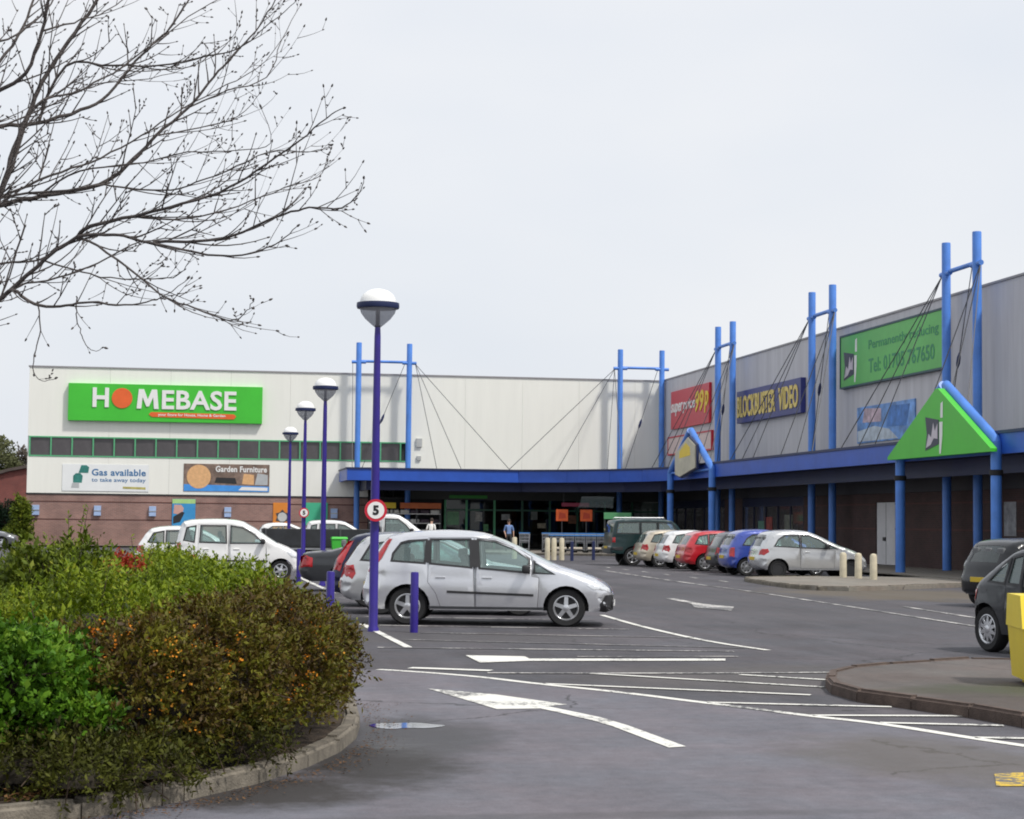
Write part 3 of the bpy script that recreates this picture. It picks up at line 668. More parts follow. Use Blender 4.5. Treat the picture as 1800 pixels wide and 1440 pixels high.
bandp = [(-0.85, -0.52), (3.95, -0.56), (4.08, -0.69), (3.95, -0.86), (-0.80, -0.80), (-0.98, -0.66)]
part('tag_band', MB().slab_xz(bandp, -0.35, -0.325), ORANGE, hb)
part('lettering', text_mb('your Store for House, Home & Garden', 3.9, 0.2, -0.36, 0.008, 1.5, -0.68, 0.02), SWHITE, hb)

b1 = sign_board('gas_banner', 'white banner reading Gas available with green gas bottles printed on it', 'banner', 4.95, 1.58, (-5.33, 111.99, 4.02), 0, mat('banner_white', (0.80, 0.82, 0.82), 0.6, 0.04, 1), 0.02)
BLU2 = mat('print_blue', (0.05, 0.17, 0.36), 0.6)
part('lettering', text_mb('Gas available', 3.1, 0.40, -0.028, 0.006, 0.75, 0.32, 0.025), BLU2, b1)
part('lettering', text_mb('to take away today', 3.1, 0.30, -0.028, 0.006, 0.75, -0.15, 0.012), BLU2, b1)
TEAL = mat('print_teal', (0.03, 0.20, 0.17), 0.6, 0.3, 3)
part('bottle_print', MB().slab_xz([(-1.85, -0.3), (-1.35, -0.3), (-1.3, 0.1), (-1.45, 0.25), (-1.7, 0.25), (-1.85, 0.1)], -0.027, -0.021), TEAL, b1)
part('bottle_print', MB().slab_xz([(-1.55, 0.27), (-1.0, 0.27), (-0.95, 0.6), (-1.1, 0.72), (-1.4, 0.72)], -0.028, -0.021), TEAL, b1)
part('bottle_print', MB().slab_xz([(-1.95, -0.6), (-1.5, -0.6), (-1.5, -0.32), (-1.9, -0.32)], -0.027, -0.021), mat('print_grey', (0.45, 0.47, 0.48), 0.6), b1)
part('bottle_print', MB().slab_xz([(1.0, -0.62), (2.3, -0.66), (2.3, -0.52), (1.0, -0.5)], -0.027, -0.021), mat('print_olive', (0.45, 0.40, 0.12), 0.6, 0.4, 4), b1)
b2 = sign_board('garden_banner', 'brown banner reading Garden Furniture with a tan disc and blue lower stripe', 'banner', 5.0, 1.62, (1.65, 111.99, 4.12), 0, mat('print_brown', (0.20, 0.14, 0.11), 0.6, 0.6, 1.6), 0.02)
part('stripe_print', MB().slab_xz([(-2.48, -0.8), (2.48, -0.8), (2.48, -0.48), (-2.48, -0.40)], -0.026, -0.021), mat('print_skyblue', (0.06, 0.30, 0.75), 0.6), b2)
part('stripe_print', MB().slab_xz([(0.7, -0.72), (2.4, -0.74), (2.4, -0.55), (0.9, -0.52)], -0.031, -0.027), SWHITE, b2)
part('disc_print', disc_xz(-1.62, 0.05, 0.70, -0.034, 0.006), mat('print_tan', (0.72, 0.42, 0.20), 0.6, 0.15, 6), b2)
part('lettering', text_mb('Garden Furniture', 3.0, 0.36, -0.036, 0.006, 0.85, 0.52, 0.03), SWHITE, b2)
part('furniture_print', MB().slab_xz([(0.9, -0.35), (1.6, -0.4), (1.6, 0.2), (1.0, 0.25)], -0.027, -0.021), MATS['print_tan'], b2)
part('furniture_print', MB().slab_xz([(-0.7, -0.3), (0.6, -0.35), (0.5, 0.0), (-0.6, 0.02)], -0.027, -0.021), DARK, b2)
part('furniture_print', MB().slab_xz([(1.65, -0.4), (2.4, -0.4), (2.4, 0.2), (1.8, 0.3)], -0.026, -0.021), MATS['print_grey'], b2)
p1 = sign_board('wall_poster', 'blue poster with pale green header and a pink figure on the brick base', 'poster', 1.35, 1.9, (-0.8, 111.98, 1.9), 0, mat('print_blue2', (0.04, 0.28, 0.58), 0.6, 0.15, 1), 0.02)
part('header_print', MB().slab_xz([(-0.67, 0.68), (0.67, 0.68), (0.67, 0.94), (-0.67, 0.94)], -0.026, -0.021), mat('print_lime', (0.40, 0.65, 0.25), 0.6), p1)
part('figure_print', MB().slab_xz([(-0.6, 0.1), (-0.1, 0.0), (0.0, 0.4), (-0.15, 0.6), (-0.55, 0.6)], -0.026, -0.021), mat('print_pink', (0.60, 0.35, 0.30), 0.6), p1)
part('figure_print', MB().slab_xz([(-0.6, -0.5), (-0.2, -0.4), (0.05, 0.15), (-0.1, 0.2), (-0.6, -0.1)], -0.029, -0.024), DARK, p1)
p2 = sign_board('wall_poster', 'orange poster with a grey flower emblem on the brick base', 'poster', 1.0, 1.7, (4.9, 111.98, 1.85), 0, mat('print_orange', (0.72, 0.24, 0.03), 0.6, 0.12, 1), 0.02)
part('emblem_print', MB().slab_xz([(0.38 * (1.18 if k % 2 else 0.82) * math.cos(k * math.pi / 6) + .05, 0.38 * (1.18 if k % 2 else 0.82) * math.sin(k * math.pi / 6)) for k in range(12)], -0.026, -0.021), DGREY, p2)
part('emblem_print', disc_xz(0.05, 0, 0.27, -0.031, 0.005), mat('print_silver', (0.55, 0.56, 0.55), 0.5), p2)
p3 = sign_board('wall_poster', 'plain emerald green poster on the brick base', 'poster', 1.35, 1.35, (6.95, 111.98, 2.05), 0, mat('print_emerald', (0.06, 0.46, 0.26), 0.6, 0.08, 1), 0.02)
for x, wh in ((-9.25, 'at the far left end of the brick base'), (-5.75, 'on the brick base below the gas banner'), (-2.6, 'left of the blue poster on the brick base'), (1.75, 'on the brick base below the garden banner'), (8.0, 'right of the emerald green poster')):
    q = sign_board('wall_light', 'pale blue box light ' + wh, 'wall light', 0.40, 0.58, (x, 111.985, 2.1), 0, mat('light_blue_diffuser', (0.36, 0.48, 0.72), 0.4), 0.14, None, 'pale blue wall lights along the brick base')
    part('cage_bar', MB().box(-0.21, 0.21, -0.16, -0.142, -0.03, 0.03), STEEL, q)

RW = R(-90)
q = sign_board('price_sign', 'red square sign with rising white lettering and yellow 99 on the shaded wall', 'shop sign', 8.5, 2.25, (27.996, 104.9, 8.45), RW, REDP, 0.16)
part('lettering', text_mb('super', 2.7, 0.75, -0.19, 0.025, -2.75, 0.0, 0.022, 0.2), SWHITE, q); part('lettering', text_mb('price', 2.7, 0.8, -0.19, 0.025, -0.0, 0.10, 0.022, 0.2), SWHITE, q)
for k_, ch_ in enumerate('99p'): part('numeral', text_mb(ch_, 0.85, 1.2, -0.19, 0.025, 1.85 + .95 * k_, 0.20 - .12 * (k_ == 2), 0.025, 0.2), YELLOW, q)
q = sign_board('lower_price_sign', 'white panel with red border below the red square sign', 'shop sign', 9.6, 0.95, (27.996, 105.1, 6.35), RW, mat('sign_pinkwhite', (0.70, 0.55, 0.52), 0.5, 0.1, 1), 0.12, REDP)
q = sign_board('video_sign', 'long dark blue sign with yellow BLOCKBUSTER VIDEO lettering', 'shop sign', 10.6, 1.66, (27.996, 89.6, 7.80), RW, SNAVY, 0.25)
YEL2 = mat('letter_yellow', (0.75, 0.58, 0.16), 0.5, 0.06, 2)
part('lettering', text_mb('BLOCKBUSTER', 6.5, 1.12, -0.29, 0.035, -1.85, 0.0, 0.026), YEL2, q); part('lettering', text_mb('VIDEO', 3.0, 1.12, -0.29, 0.035, 3.45, 0.0, 0.026), YEL2, q)
q = sign_board('long_green_sign', 'long green sign with dark frame, pennant logo and two lines of dark lettering', 'shop sign', 11.6, 2.2, (27.996, 73.2, 8.87), RW, mat('faded_green', (0.10, 0.47, 0.09), 0.45, 0.12, 0.5), 0.16, mat('dark_teal_rim', (0.02, 0.07, 0.09), 0.5))
def logo(parent, x, z, s, y):
    part('logo_pennant', MB().slab_xz([(x - .95 * s, z + .55 * s), (x + .35 * s, z + .38 * s), (x + .35 * s, z - .52 * s), (x - .95 * s, z - .72 * s), (x - .80 * s, z - .1 * s)], y, y + 0.012), mat('logo_dark', (0.05, 0.055, 0.085), 0.5), parent)
    part('logo_script', MB().slab_xz([(x - .85 * s, z - .62 * s), (x - .6 * s, z - .1 * s), (x - .35 * s, z - .25 * s), (x - .15 * s, z + .3 * s), (x + .0 * s, z - .02 * s), (x + .25 * s, z + .25 * s), (x + .25 * s, z - .32 * s), (x - .1 * s, z - .28 * s), (x - .4 * s, z - .52 * s)], y - 0.008, y - 0.001), mat('logo_pale', (0.60, 0.55, 0.60), 0.5), parent)
    part('logo_bar', MB().slab_xz([(x + .42 * s, z + .30 * s), (x + .72 * s, z + .30 * s), (x + .70 * s, z - .2 * s), (x + .55 * s, z - .88 * s), (x + .42 * s, z - .88 * s)], y, y + 0.012), SWHITE, parent)
    part('logo_dot', MB().slab_xz([(x + .52 * s, z + .45 * s), (x + .74 * s, z + .45 * s), (x + .74 * s, z + 1.05 * s), (x + .55 * s, z + .98 * s)], y, y + 0.012), SWHITE, parent)
logo(q, -4.45, -0.12, 0.98, -0.175)
DKG = mat('print_darkgreen', (0.05, 0.27, 0.13), 0.6)
part('lettering', text_mb('Permanently reducing', 7.6, 0.5, -0.17, 0.008, 1.5, 0.42, 0.01), DKG, q); part('lettering', text_mb('Tel: 01705 767650', 7.2, 0.62, -0.17, 0.008, 1.3, -0.42, 0.015), DKG, q)
q = sign_board('picture_panel', 'pale blue pictorial panel below the long green sign', 'shop sign', 6.6, 1.55, (27.996, 73.9, 6.0), RW, mat('print_paleblue', (0.13, 0.28, 0.60), 0.5, 0.7, 1.1), 0.06)
part('cloud_print', MB().slab_xz([(-3.2, -0.7), (1.5, -0.72), (0.5, -0.3), (-1.2, -0.1), (-3.2, -0.25)], -0.068, -0.061), mat('print_mist', (0.48, 0.55, 0.62), 0.6, 0.3, 2), q)
part('cloud_print', MB().slab_xz([(-2.6, 0.1), (-0.4, 0.05), (-0.4, 0.6), (-2.4, 0.7)], -0.068, -0.061), mat('print_rose', (0.52, 0.40, 0.46), 0.6, 0.5, 2), q)
part('cloud_print', MB().slab_xz([(0.2, -0.2), (2.4, -0.25), (2.8, 0.6), (0.6, 0.65)], -0.068, -0.061), mat('print_deepblue', (0.07, 0.20, 0.52), 0.6, 0.4, 2), q)

gs = thing('gable_sign', 'bright green triangular sign with pennant logo over the canopy edge', 'gable sign', (24.10, 58.5, 0), RW)
part('panel', MB().slab_xz([(-4.4, 4.02), (4.3, 4.02), (4.3, 4.12), (0.16, 6.24), (-0.02, 6.24), (-4.4, 4.12)], -0.22, 0.0), LEAFGREEN, gs)
logo(gs, -0.05, 4.86, 0.88, -0.236)
gs2 = thing('gable_sign', 'small cream pentagon sign with a yellow ticket shape and blue edge', 'gable sign', (24.10, 91.25, 0), RW)
pent = [(-1.75, 4.22), (-1.75, 5.25), (0.72, 6.0), (2.14, 5.55), (2.14, 4.46), (-0.8, 4.08)]
part('panel', MB().slab_xz([(x * 1.06 + 0.05, (z - 5) * 1.08 + 5) for x, z in pent], -0.10, 0.0), NAVY, gs2)
part('panel_face', MB().slab_xz(pent, -0.16, -0.102), mat('sign_cream', (0.52, 0.49, 0.38), 0.5, 0.15, 1.5), gs2)
part('ticket_print', MB().slab_xz([(-0.9, 5.0), (1.3, 5.1), (1.2, 5.5), (0.4, 5.75), (-0.8, 5.35)], -0.168, -0.161), YELLOW, gs2)
# ------------------------------------------------------------------ lamps, signs on posts, bollards
LENS = glass_mat('lamp_bowl', (0.55, 0.57, 0.62), 1.0)
BOWL = bpy.data.materials.new('lamp_bowl_prismatic'); BOWL.use_nodes = True
_t = BOWL.node_tree; _b = _t.nodes['Principled BSDF']; _b.inputs['Base Color'].default_value = (0.42, 0.43, 0.47, 1); _b.inputs['Roughness'].default_value = 0.25
_tr = _t.nodes.new('ShaderNodeBsdfTransparent'); _tr.inputs['Color'].default_value = (0.8, 0.82, 0.86, 1); _m = _t.nodes.new('ShaderNodeMixShader'); _m.inputs[0].default_value = 0.45
_t.links.new(_b.outputs[0], _m.inputs[1]); _t.links.new(_tr.outputs[0], _m.inputs[2]); _t.links.new(_m.outputs[0], _t.nodes['Material Output'].inputs['Surface'])
DOME = mat('lamp_dome_opal', (0.84, 0.84, 0.82), 0.35, 0.04, 3)
lp = thing('street_lamp', 'nearest and tallest looking purple lamp post carrying the large 5 sign', 'street lamp', (2.70, 28.98, 0), 0, 'purple lamp posts with white domed heads')
part('pole', MB().lathe([(0.09, 0), (0.085, 0.05), (0.070, 0.08), (0.068, 1.9), (0.050, 4.55), (0.043, 4.7)], 16), PURPLE, lp, 40)
part('stem', MB().lathe([(0.043, 4.695), (0.05, 4.72), (0.034, 4.74), (0.034, 4.98)], 12), NAVY, lp, 40)
part('bowl', MB().lathe([(0.05, 4.70), (0.10, 4.74), (0.20, 4.83), (0.265, 4.92), (0.29, 5.0)], 28), BOWL, lp, 60)
part('rim', MB().lathe([(0.27, 4.985), (0.325, 4.99), (0.335, 5.02), (0.33, 5.075), (0.27, 5.08)], 28), NAVY, lp, 40)
part('dome', MB().lathe([(0.285, 5.08), (0.275, 5.14), (0.235, 5.21), (0.16, 5.265), (0.08, 5.29), (0.0, 5.295)], 28), DOME, lp, 60)
for x, y, s, lb in ((3.22, 48.9, 1.02, 'second purple lamp post, left of the tallest, beside the dark flatbed'), (3.40, 61.3, 1.05, 'third purple lamp post with the small far 5 sign'), (3.75, 78.6, 1.05, 'farthest and shortest looking purple lamp post, by the orange poster')):
    c = copy_tree(lp); c.location = (x, y, 0); c.scale = (1, 1, s); c['label'] = lb
def speed(label, x, y, z, r):
    s = thing('speed_limit_sign', label, 'speed sign', (x, y, z), 0, 'round 5 speed limit signs on lamp posts')
    part('plate', disc_xz(0, 0, r, -0.01, 0.02, 32), REDP, s); part('face', disc_xz(0, 0, r * 0.76, -0.014, 0.0035, 32), SWHITE, s)
    part('numeral', text_mb('5', r * .55, r * .88, -0.018, 0.003, 0, 0, 0.05), BLACK, s); part('clamp', MB().box(-0.05, 0.05, 0.011, 0.075, -0.03, 0.03), STEEL, s)
speed('large red ringed 5 sign on the nearest lamp post', 2.70, 28.98 - 0.145, 1.86, 0.172)
speed('small red ringed 5 sign on the third lamp post', 3.40, 61.3 - 0.145, 1.93, 0.16)

bp_ = MB().lathe([(0.062, 0), (0.062, 0.90), (0.055, 0.92), (0, 0.925)], 16)
b0 = single('bollard', bp_, PURPLE, 'blue steel bollard in front of the rear wheel of the silver people carrier', 'bollard', 'short purple blue bollards by the parking bays', 40, (3.30, 28.7, 0))
for x, y, lb in ((2.02, 28.75, 'blue bollard just left of the nearest lamp post, its foot behind the hedge'), (2.72, 51.0, 'blue bollard at the nose of the white boxy car')):
    c = b0.copy(); col.objects.link(c); c.location = (x, y, 0); c['label'] = lb
cbm = MB().lathe([(0.11, 0.09), (0.105, 0.80), (0.085, 0.855), (0.03, 0.875), (0, 0.877)], 16).mesh('bollard', CREAMB, 40)
for i, (x, y, lb) in enumerate(((19.85, 56.1, 'cream bollard left of three before the silver hatchback'), (19.98, 55.1, 'middle of the three cream bollards before the silver hatchback'), (20.02, 53.9, 'cream bollard right of three, by the front wheel of the silver hatchback'))):
    setp(link('bollard', cbm, None, (x, y, 0)), lb, 'bollard', 'cream bollards on the kerbed island')
cbt = MB().lathe([(0.12, 0.0), (0.115, 0.95), (0.09, 1.0), (0, 1.01)], 16).mesh('bollard', CREAMB, 40)
for x, y, lb in ((15.7, 84.0, 'pale bollard left of the close trio in front of the trolleys'), (16.0, 84.0, 'pale bollard in the middle of the trio in front of the trolleys'), (16.38, 84.1, 'pale bollard right of the trio in front of the trolleys'), (14.6, 86.5, 'lone pale bollard above the bonnet of the silver people carrier')):
    setp(link('bollard', cbt, None, (x, y, 0)), lb, 'bollard', 'pale bollards before the shop entrance')
dbm = MB().lathe([(0.075, 0.0), (0.075, 0.86), (0.0, 0.89)], 12).mesh('bollard', mat('dark_blue_post', (0.02, 0.03, 0.10), 0.5), 40)
for x, y, lb in ((16.55, 82.6, 'dark bollard right beside the pale trio before the trolleys'), (18.0, 84.8, 'dark blue bollard in front of the trolley row')):
    setp(link('bollard', dbm, None, (x, y, 0)), lb, 'bollard', 'dark bollards by the trolleys')

# yellow grit bin on the near island
gb = thing('grit_bin', 'bright yellow plastic grit bin on the kerbed island at the edge of view', 'grit bin', (8.94, 18.06, 0.105), R(-14))
GY = mat('grit_bin_yellow', (0.78, 0.60, 0.012), 0.42, 0.06, 2)
def hexa(mb, a, b):   # a, b: lower and upper (x0,x1,y0,y1,z)
    vs = [(a[0], a[2], a[4]), (a[1], a[2], a[4]), (a[1], a[3], a[4]), (a[0], a[3], a[4]), (b[0], b[2], b[4]), (b[1], b[2], b[4]), (b[1], b[3], b[4]), (b[0], b[3], b[4])]
    return mb.add(vs, [(0, 3, 2, 1), (4, 5, 6, 7), (0, 1, 5, 4), (1, 2, 6, 5), (2, 3, 7, 6), (3, 0, 4, 7)])
part('body', hexa(MB(), (-0.635, 0.635, -0.40, 0.39, 0.06), (-0.67, 0.67, -0.43, 0.42, 0.58)), GY, gb)
part('chute_panel', hexa(MB(), (-0.42, 0.42, -0.40, -0.35, 0.16), (-0.30, 0.30, -0.47, -0.35, 0.50)), GY, gb)
part('lid', hexa(MB(), (-0.685, 0.685, -0.46, 0.44, 0.582), (-0.675, 0.675, -0.30, 0.42, 0.91)), GY, gb)
for s in (-1, 1):
    part('foot', MB().box(s * .46 - .08, s * .46 + .08, -0.32, 0.32, 0, 0.058), GY, gb)
part('hasp', MB().box(-0.40, -0.33, -0.42, -0.33, 0.76, 0.86), DARK, gb)
rb = single('red_bin', MB().bbox(-0.30, 0.30, -0.25, 0.25, 0.0, 0.95, 0.04), mat('faded_red_plastic', (0.50, 0.055, 0.025), 0.6, 0.3, 3), 'faded orange red bin half hidden behind the hedge tops', 'bin', None, None, (-0.30, 39.5, 0))

# ------------------------------------------------------------------ vehicles
def chaikin(pl, it=1):
    for _ in range(it):
        q = [pl[0]]
        for a, b in zip(pl, pl[1:]):
            q += [(a[0] * .75 + b[0] * .25, a[1] * .75 + b[1] * .25), (a[0] * .25 + b[0] * .75, a[1] * .25 + b[1] * .75)]
        q.append(pl[-1]); pl = q
    return pl
def resample(pl, step):
    out = [pl[0]]
    for a, b in zip(pl, pl[1:]):
        L = math.hypot(b[0] - a[0], b[1] - a[1]); n = max(1, int(round(L / step)))
        for i in range(1, n + 1): out.append((a[0] + (b[0] - a[0]) * i / n, a[1] + (b[1] - a[1]) * i / n))
    return out
def inpoly(P, poly):
    x, z = P[:, 0], P[:, 1]; r = np.zeros(len(P), bool); n = len(poly); j = n - 1
    for i in range(n):
        xi, zi = poly[i]; xj, zj = poly[j]
        with np.errstate(divide='ignore', invalid='ignore'):
            c = ((zi > z) != (zj > z)) & (x < (xj - xi) * (z - zi) / (zj - zi + 1e-12) + xi)
        r ^= c; j = i
    return r
def polydist(P, pl, closed=False):
    pl = np.array(pl); A = pl[:-1]; B = pl[1:]
    if closed: A = pl; B = np.roll(pl, -1, 0)
    d = B - A; L2 = (d ** 2).sum(1) + 1e-12
    t = np.clip(((P[:, None, :] - A) * d).sum(2) / L2, 0, 1)
    q = A + t[..., None] * d; D = np.sqrt(((P[:, None, :] - q) ** 2).sum(2)); k = D.argmin(1)
    nx = np.abs(d[k, 1]) / np.sqrt(L2[k])
    return D[np.arange(len(P)), k], nx
def inset_poly(poly, d):
    # shrink a polygon by moving its edges inwards
    n = len(poly); a = sum(poly[i][0] * poly[(i + 1) % n][1] - poly[(i + 1) % n][0] * poly[i][1] for i in range(n))
    if a < 0: poly = poly[::-1]
    out = []
    for i in range(n):
        p0, p1, p2 = Vector(poly[i - 1]), Vector(poly[i]), Vector(poly[(i + 1) % n])
        e1, e2 = (p1 - p0).normalized(), (p2 - p1).normalized(); n1, n2 = Vector((-e1.y, e1.x)), Vector((-e2.y, e2.x))
        k = 1 + n1.dot(n2); q = p1 + (n1 + n2) * (d / max(k, 0.35)); out.append((q.x, q.y))
    return out

class Car:
    def __init__(s, sp):
        s.sp = sp; s.prof = resample(chaikin(sp['prof'], sp.get('round', 1)), 0.085); s.W = sp['w'] / 2
        xs = [p[0] for p in s.prof]; s.xm = (min(xs) + max(xs)) / 2; s.L = max(xs) - min(xs)
    def y(s, P):
        P = np.atleast_2d(np.array(P, float)); d, nx = polydist(P, s.prof); sp = s.sp
        x, z = P[:, 0], P[:, 1]
        base = s.W - sp.get('ends', .05) * np.abs((x - s.xm) / (s.L / 2)) ** 4
        base -= np.maximum(0, z - sp['belt']) * sp.get('tum', .20)
        base -= np.maximum(0, .42 - z) ** 2 * 0.9
        base -= 0.028 * np.exp(-((z - sp['belt'] + .12) / .06) ** 2) * sp.get('crease', .35)
        base += 0.02 * np.exp(-((z - .62) / .2) ** 2)
        r = sp.get('rroof', .10) + (sp.get('rend', .34) - sp.get('rroof', .10)) * nx ** 2
        u = np.clip(1 - d / r, 0, 1)
        return base - r * (1 - np.sqrt(np.maximum(0, 1 - u ** 2)))
    def outline(s):
        sp = s.sp; arch = []
        sill = sp['sill']; Ra = sp['tyre'] + .055; out = list(s.prof)     # rear bottom over the roof to front bottom
        low = []
        for ax in sorted(sp['axles'], reverse=True):
            h = sp['tyre'] - sill; a0 = math.asin(max(-1, min(1, -h / Ra)))
            for k in range(13):
                t = a0 + (math.pi - 2 * a0) * k / 12; low.append((ax + Ra * math.cos(t), sp['tyre'] + Ra * math.sin(t)))
        return out + resample([p for p in [(out[-1][0] - .02, sill)] + low + [(out[0][0] + .02, sill)]], 0.12)
    def cdt(s, outer, holes, step=0.10, rings=False):
        pts = []; edges = []
        def loop(pl):
            o = len(pts); pts.extend(pl); n = len(pl); edges.extend([(o + i, o + (i + 1) % n) for i in range(n)])
        loop(outer)
        for h in holes: loop(h)
        arr = np.array(outer); x0, z0 = arr.min(0); x1, z1 = arr.max(0)
        gx, gz = np.meshgrid(np.arange(x0 + step / 2, x1, step), np.arange(z0 + step / 2, z1, step)); G = np.stack([gx.ravel(), gz.ravel()], 1)
        if rings:
            P = np.array(s.prof); d = np.gradient(P, axis=0); d /= np.linalg.norm(d, axis=1)[:, None] + 1e-9; nn = np.stack([d[:, 1], -d[:, 0]], 1)
            G = np.concatenate([G] + [P + nn * q for q in (.012, .035, .07, .12, .19, .27)])
        if len(G):
            k = inpoly(G, outer); D, _ = polydist(G, outer, True); k &= D > .010
            for h in holes:
                k &= ~inpoly(G, h); D, _ = polydist(G, h, True); k &= D > .022
            pts.extend([tuple(q) for q in G[k]])
        r = delaunay_2d_cdt([Vector(p) for p in pts], edges, [], 0, 1e-5)
        V = np.array([v[:] for v in r[0]]); Fc = np.array([f for f in r[2]])
        c = V[Fc].mean(1); k = inpoly(c, outer)
        for h in holes: k &= ~inpoly(c, h)
        return V, Fc[k]
    def patch(s, poly, off, side, step=.10, holes=[], rings=False):
        V, Fc = s.cdt(poly, holes, step, rings); y = s.y(V) + off
        mb = MB(); vs = [(v[0], side * yy, v[1]) for v, yy in zip(V, y)]
        fs = []
        for f in Fc:
            a, b, c = f; cr = (V[b][0] - V[a][0]) * (V[c][1] - V[a][1]) - (V[b][1] - V[a][1]) * (V[c][0] - V[a][0])
            if (cr > 0) == (side < 0): fs.append((a, b, c))
            else: fs.append((a, c, b))
        mb.add(vs, fs); return mb
    def strip(s, keep, inset=0.0):
        # skin across the car along the profile; keep(i, j) chooses quads
        P = np.array(s.prof); ye = s.y(P); n = len(P); d = np.gradient(P, axis=0); d /= np.linalg.norm(d, axis=1)[:, None]; nn = np.stack([-d[:, 1], d[:, 0]], 1)
        fr = [-1, -.985, -.88, -.5, 0, .5, .88, .985, 1]; m = len(fr); vs = []; fs = []
        for i in range(n):
            for j, q in enumerate(fr):
                yy = q * ye[i]
                if j in (1, m - 2): yy = math.copysign(ye[i] - .06, q)
                cr = s.sp.get('crown', .03) * (1 - (yy / ye[i]) ** 2) - inset
                vs.append((P[i][0] + nn[i][0] * cr, yy, P[i][1] + nn[i][1] * cr))
        for i in range(n - 1):
            for j in range(m - 1):
                if keep(i, j, m): fs.append((i * m + j, i * m + j + 1, (i + 1) * m + j + 1, (i + 1) * m + j))
        used = sorted({v for f in fs for v in f}); rm_ = {v: q for q, v in enumerate(used)}
        return MB().add([vs[v] for v in used], [tuple(rm_[v] for v in f[::-1]) for f in fs])
    def xat(s, z, front):
        xs = [p[0] for p in s.prof]; im = xs.index(max(xs)) if front else xs.index(min(xs)); best = None
        for a, b in zip(s.prof, s.prof[1:]):
            if (a[1] - z) * (b[1] - z) <= 0 and abs(a[1] - b[1]) > 1e-6:
                x = a[0] + (b[0] - a[0]) * (z - a[1]) / (b[1] - a[1])
                best = x if best is None else (max(best, x) if front else min(best, x))
        return best

_wheels = {}
def wheel_meshes(r, style):
    k = (round(r, 3), style)
    if k in _wheels: return _wheels[k]
    rw = r * .66
    ty = MB().lathe([(rw, -.09), (r - .03, -.10), (r - .008, -.08), (r, -.05), (r, .05), (r - .008, .08), (r - .03, .10), (rw, .09)], 28, axis='y', cap=False).mesh('tyre', BLACK, 35)
    rim = MB()
    if style == 'dark':
        rim.lathe([(rw, -.075), (rw, -.085), (rw * .9, -.09), (rw * .8, -.05), (rw * .4, -.035), (rw * .35, -.06), (0, -.062)], 24, axis='y')
    else:
        rim.lathe([(rw + .004, .0), (rw + .004, -.088), (rw - .012, -.092), (rw - .03, -.07), (rw - .03, 0)], 28, axis='y', cap=False)
        ns = {'five': 5, 'six': 6, 'cap': 7, 'ten': 10}[style]; wd = {'five': .34, 'six': .26, 'cap': .5, 'ten': .2}[style]
        for q in range(ns):
            t = 2 * math.pi * q / ns + .3; ct, s_ = math.cos(t), math.sin(t); vs = []
            for rr, ww in ((.045, .035), (rw - .015, wd * rw * .42)):
                for yy in (-.055, -.08):
                    for sg in (-1, 1): vs.append((rr * ct - sg * ww * s_, yy if rr > .1 else yy - .008, rr * s_ + sg * ww * ct))
            rim.add(vs, [(2, 3, 7, 6), (0, 4, 5, 1), (0, 2, 6, 4), (1, 5, 7, 3), (0, 1, 3, 2), (4, 6, 7, 5)])
        rim.lathe([(.055, -.05), (.055, -.09), (.035, -.098), (0, -.098)], 14, axis='y')
    rm = rim.mesh('rim', DARK if style == 'dark' else CHROME, 30)
    dk = MB().lathe([(rw - .02, -.02), (rw - .02, -.035), (0, -.035)], 20, axis='y').mesh('brake_disc', DARK)
    _wheels[k] = (ty, rm, dk); return _wheels[k]

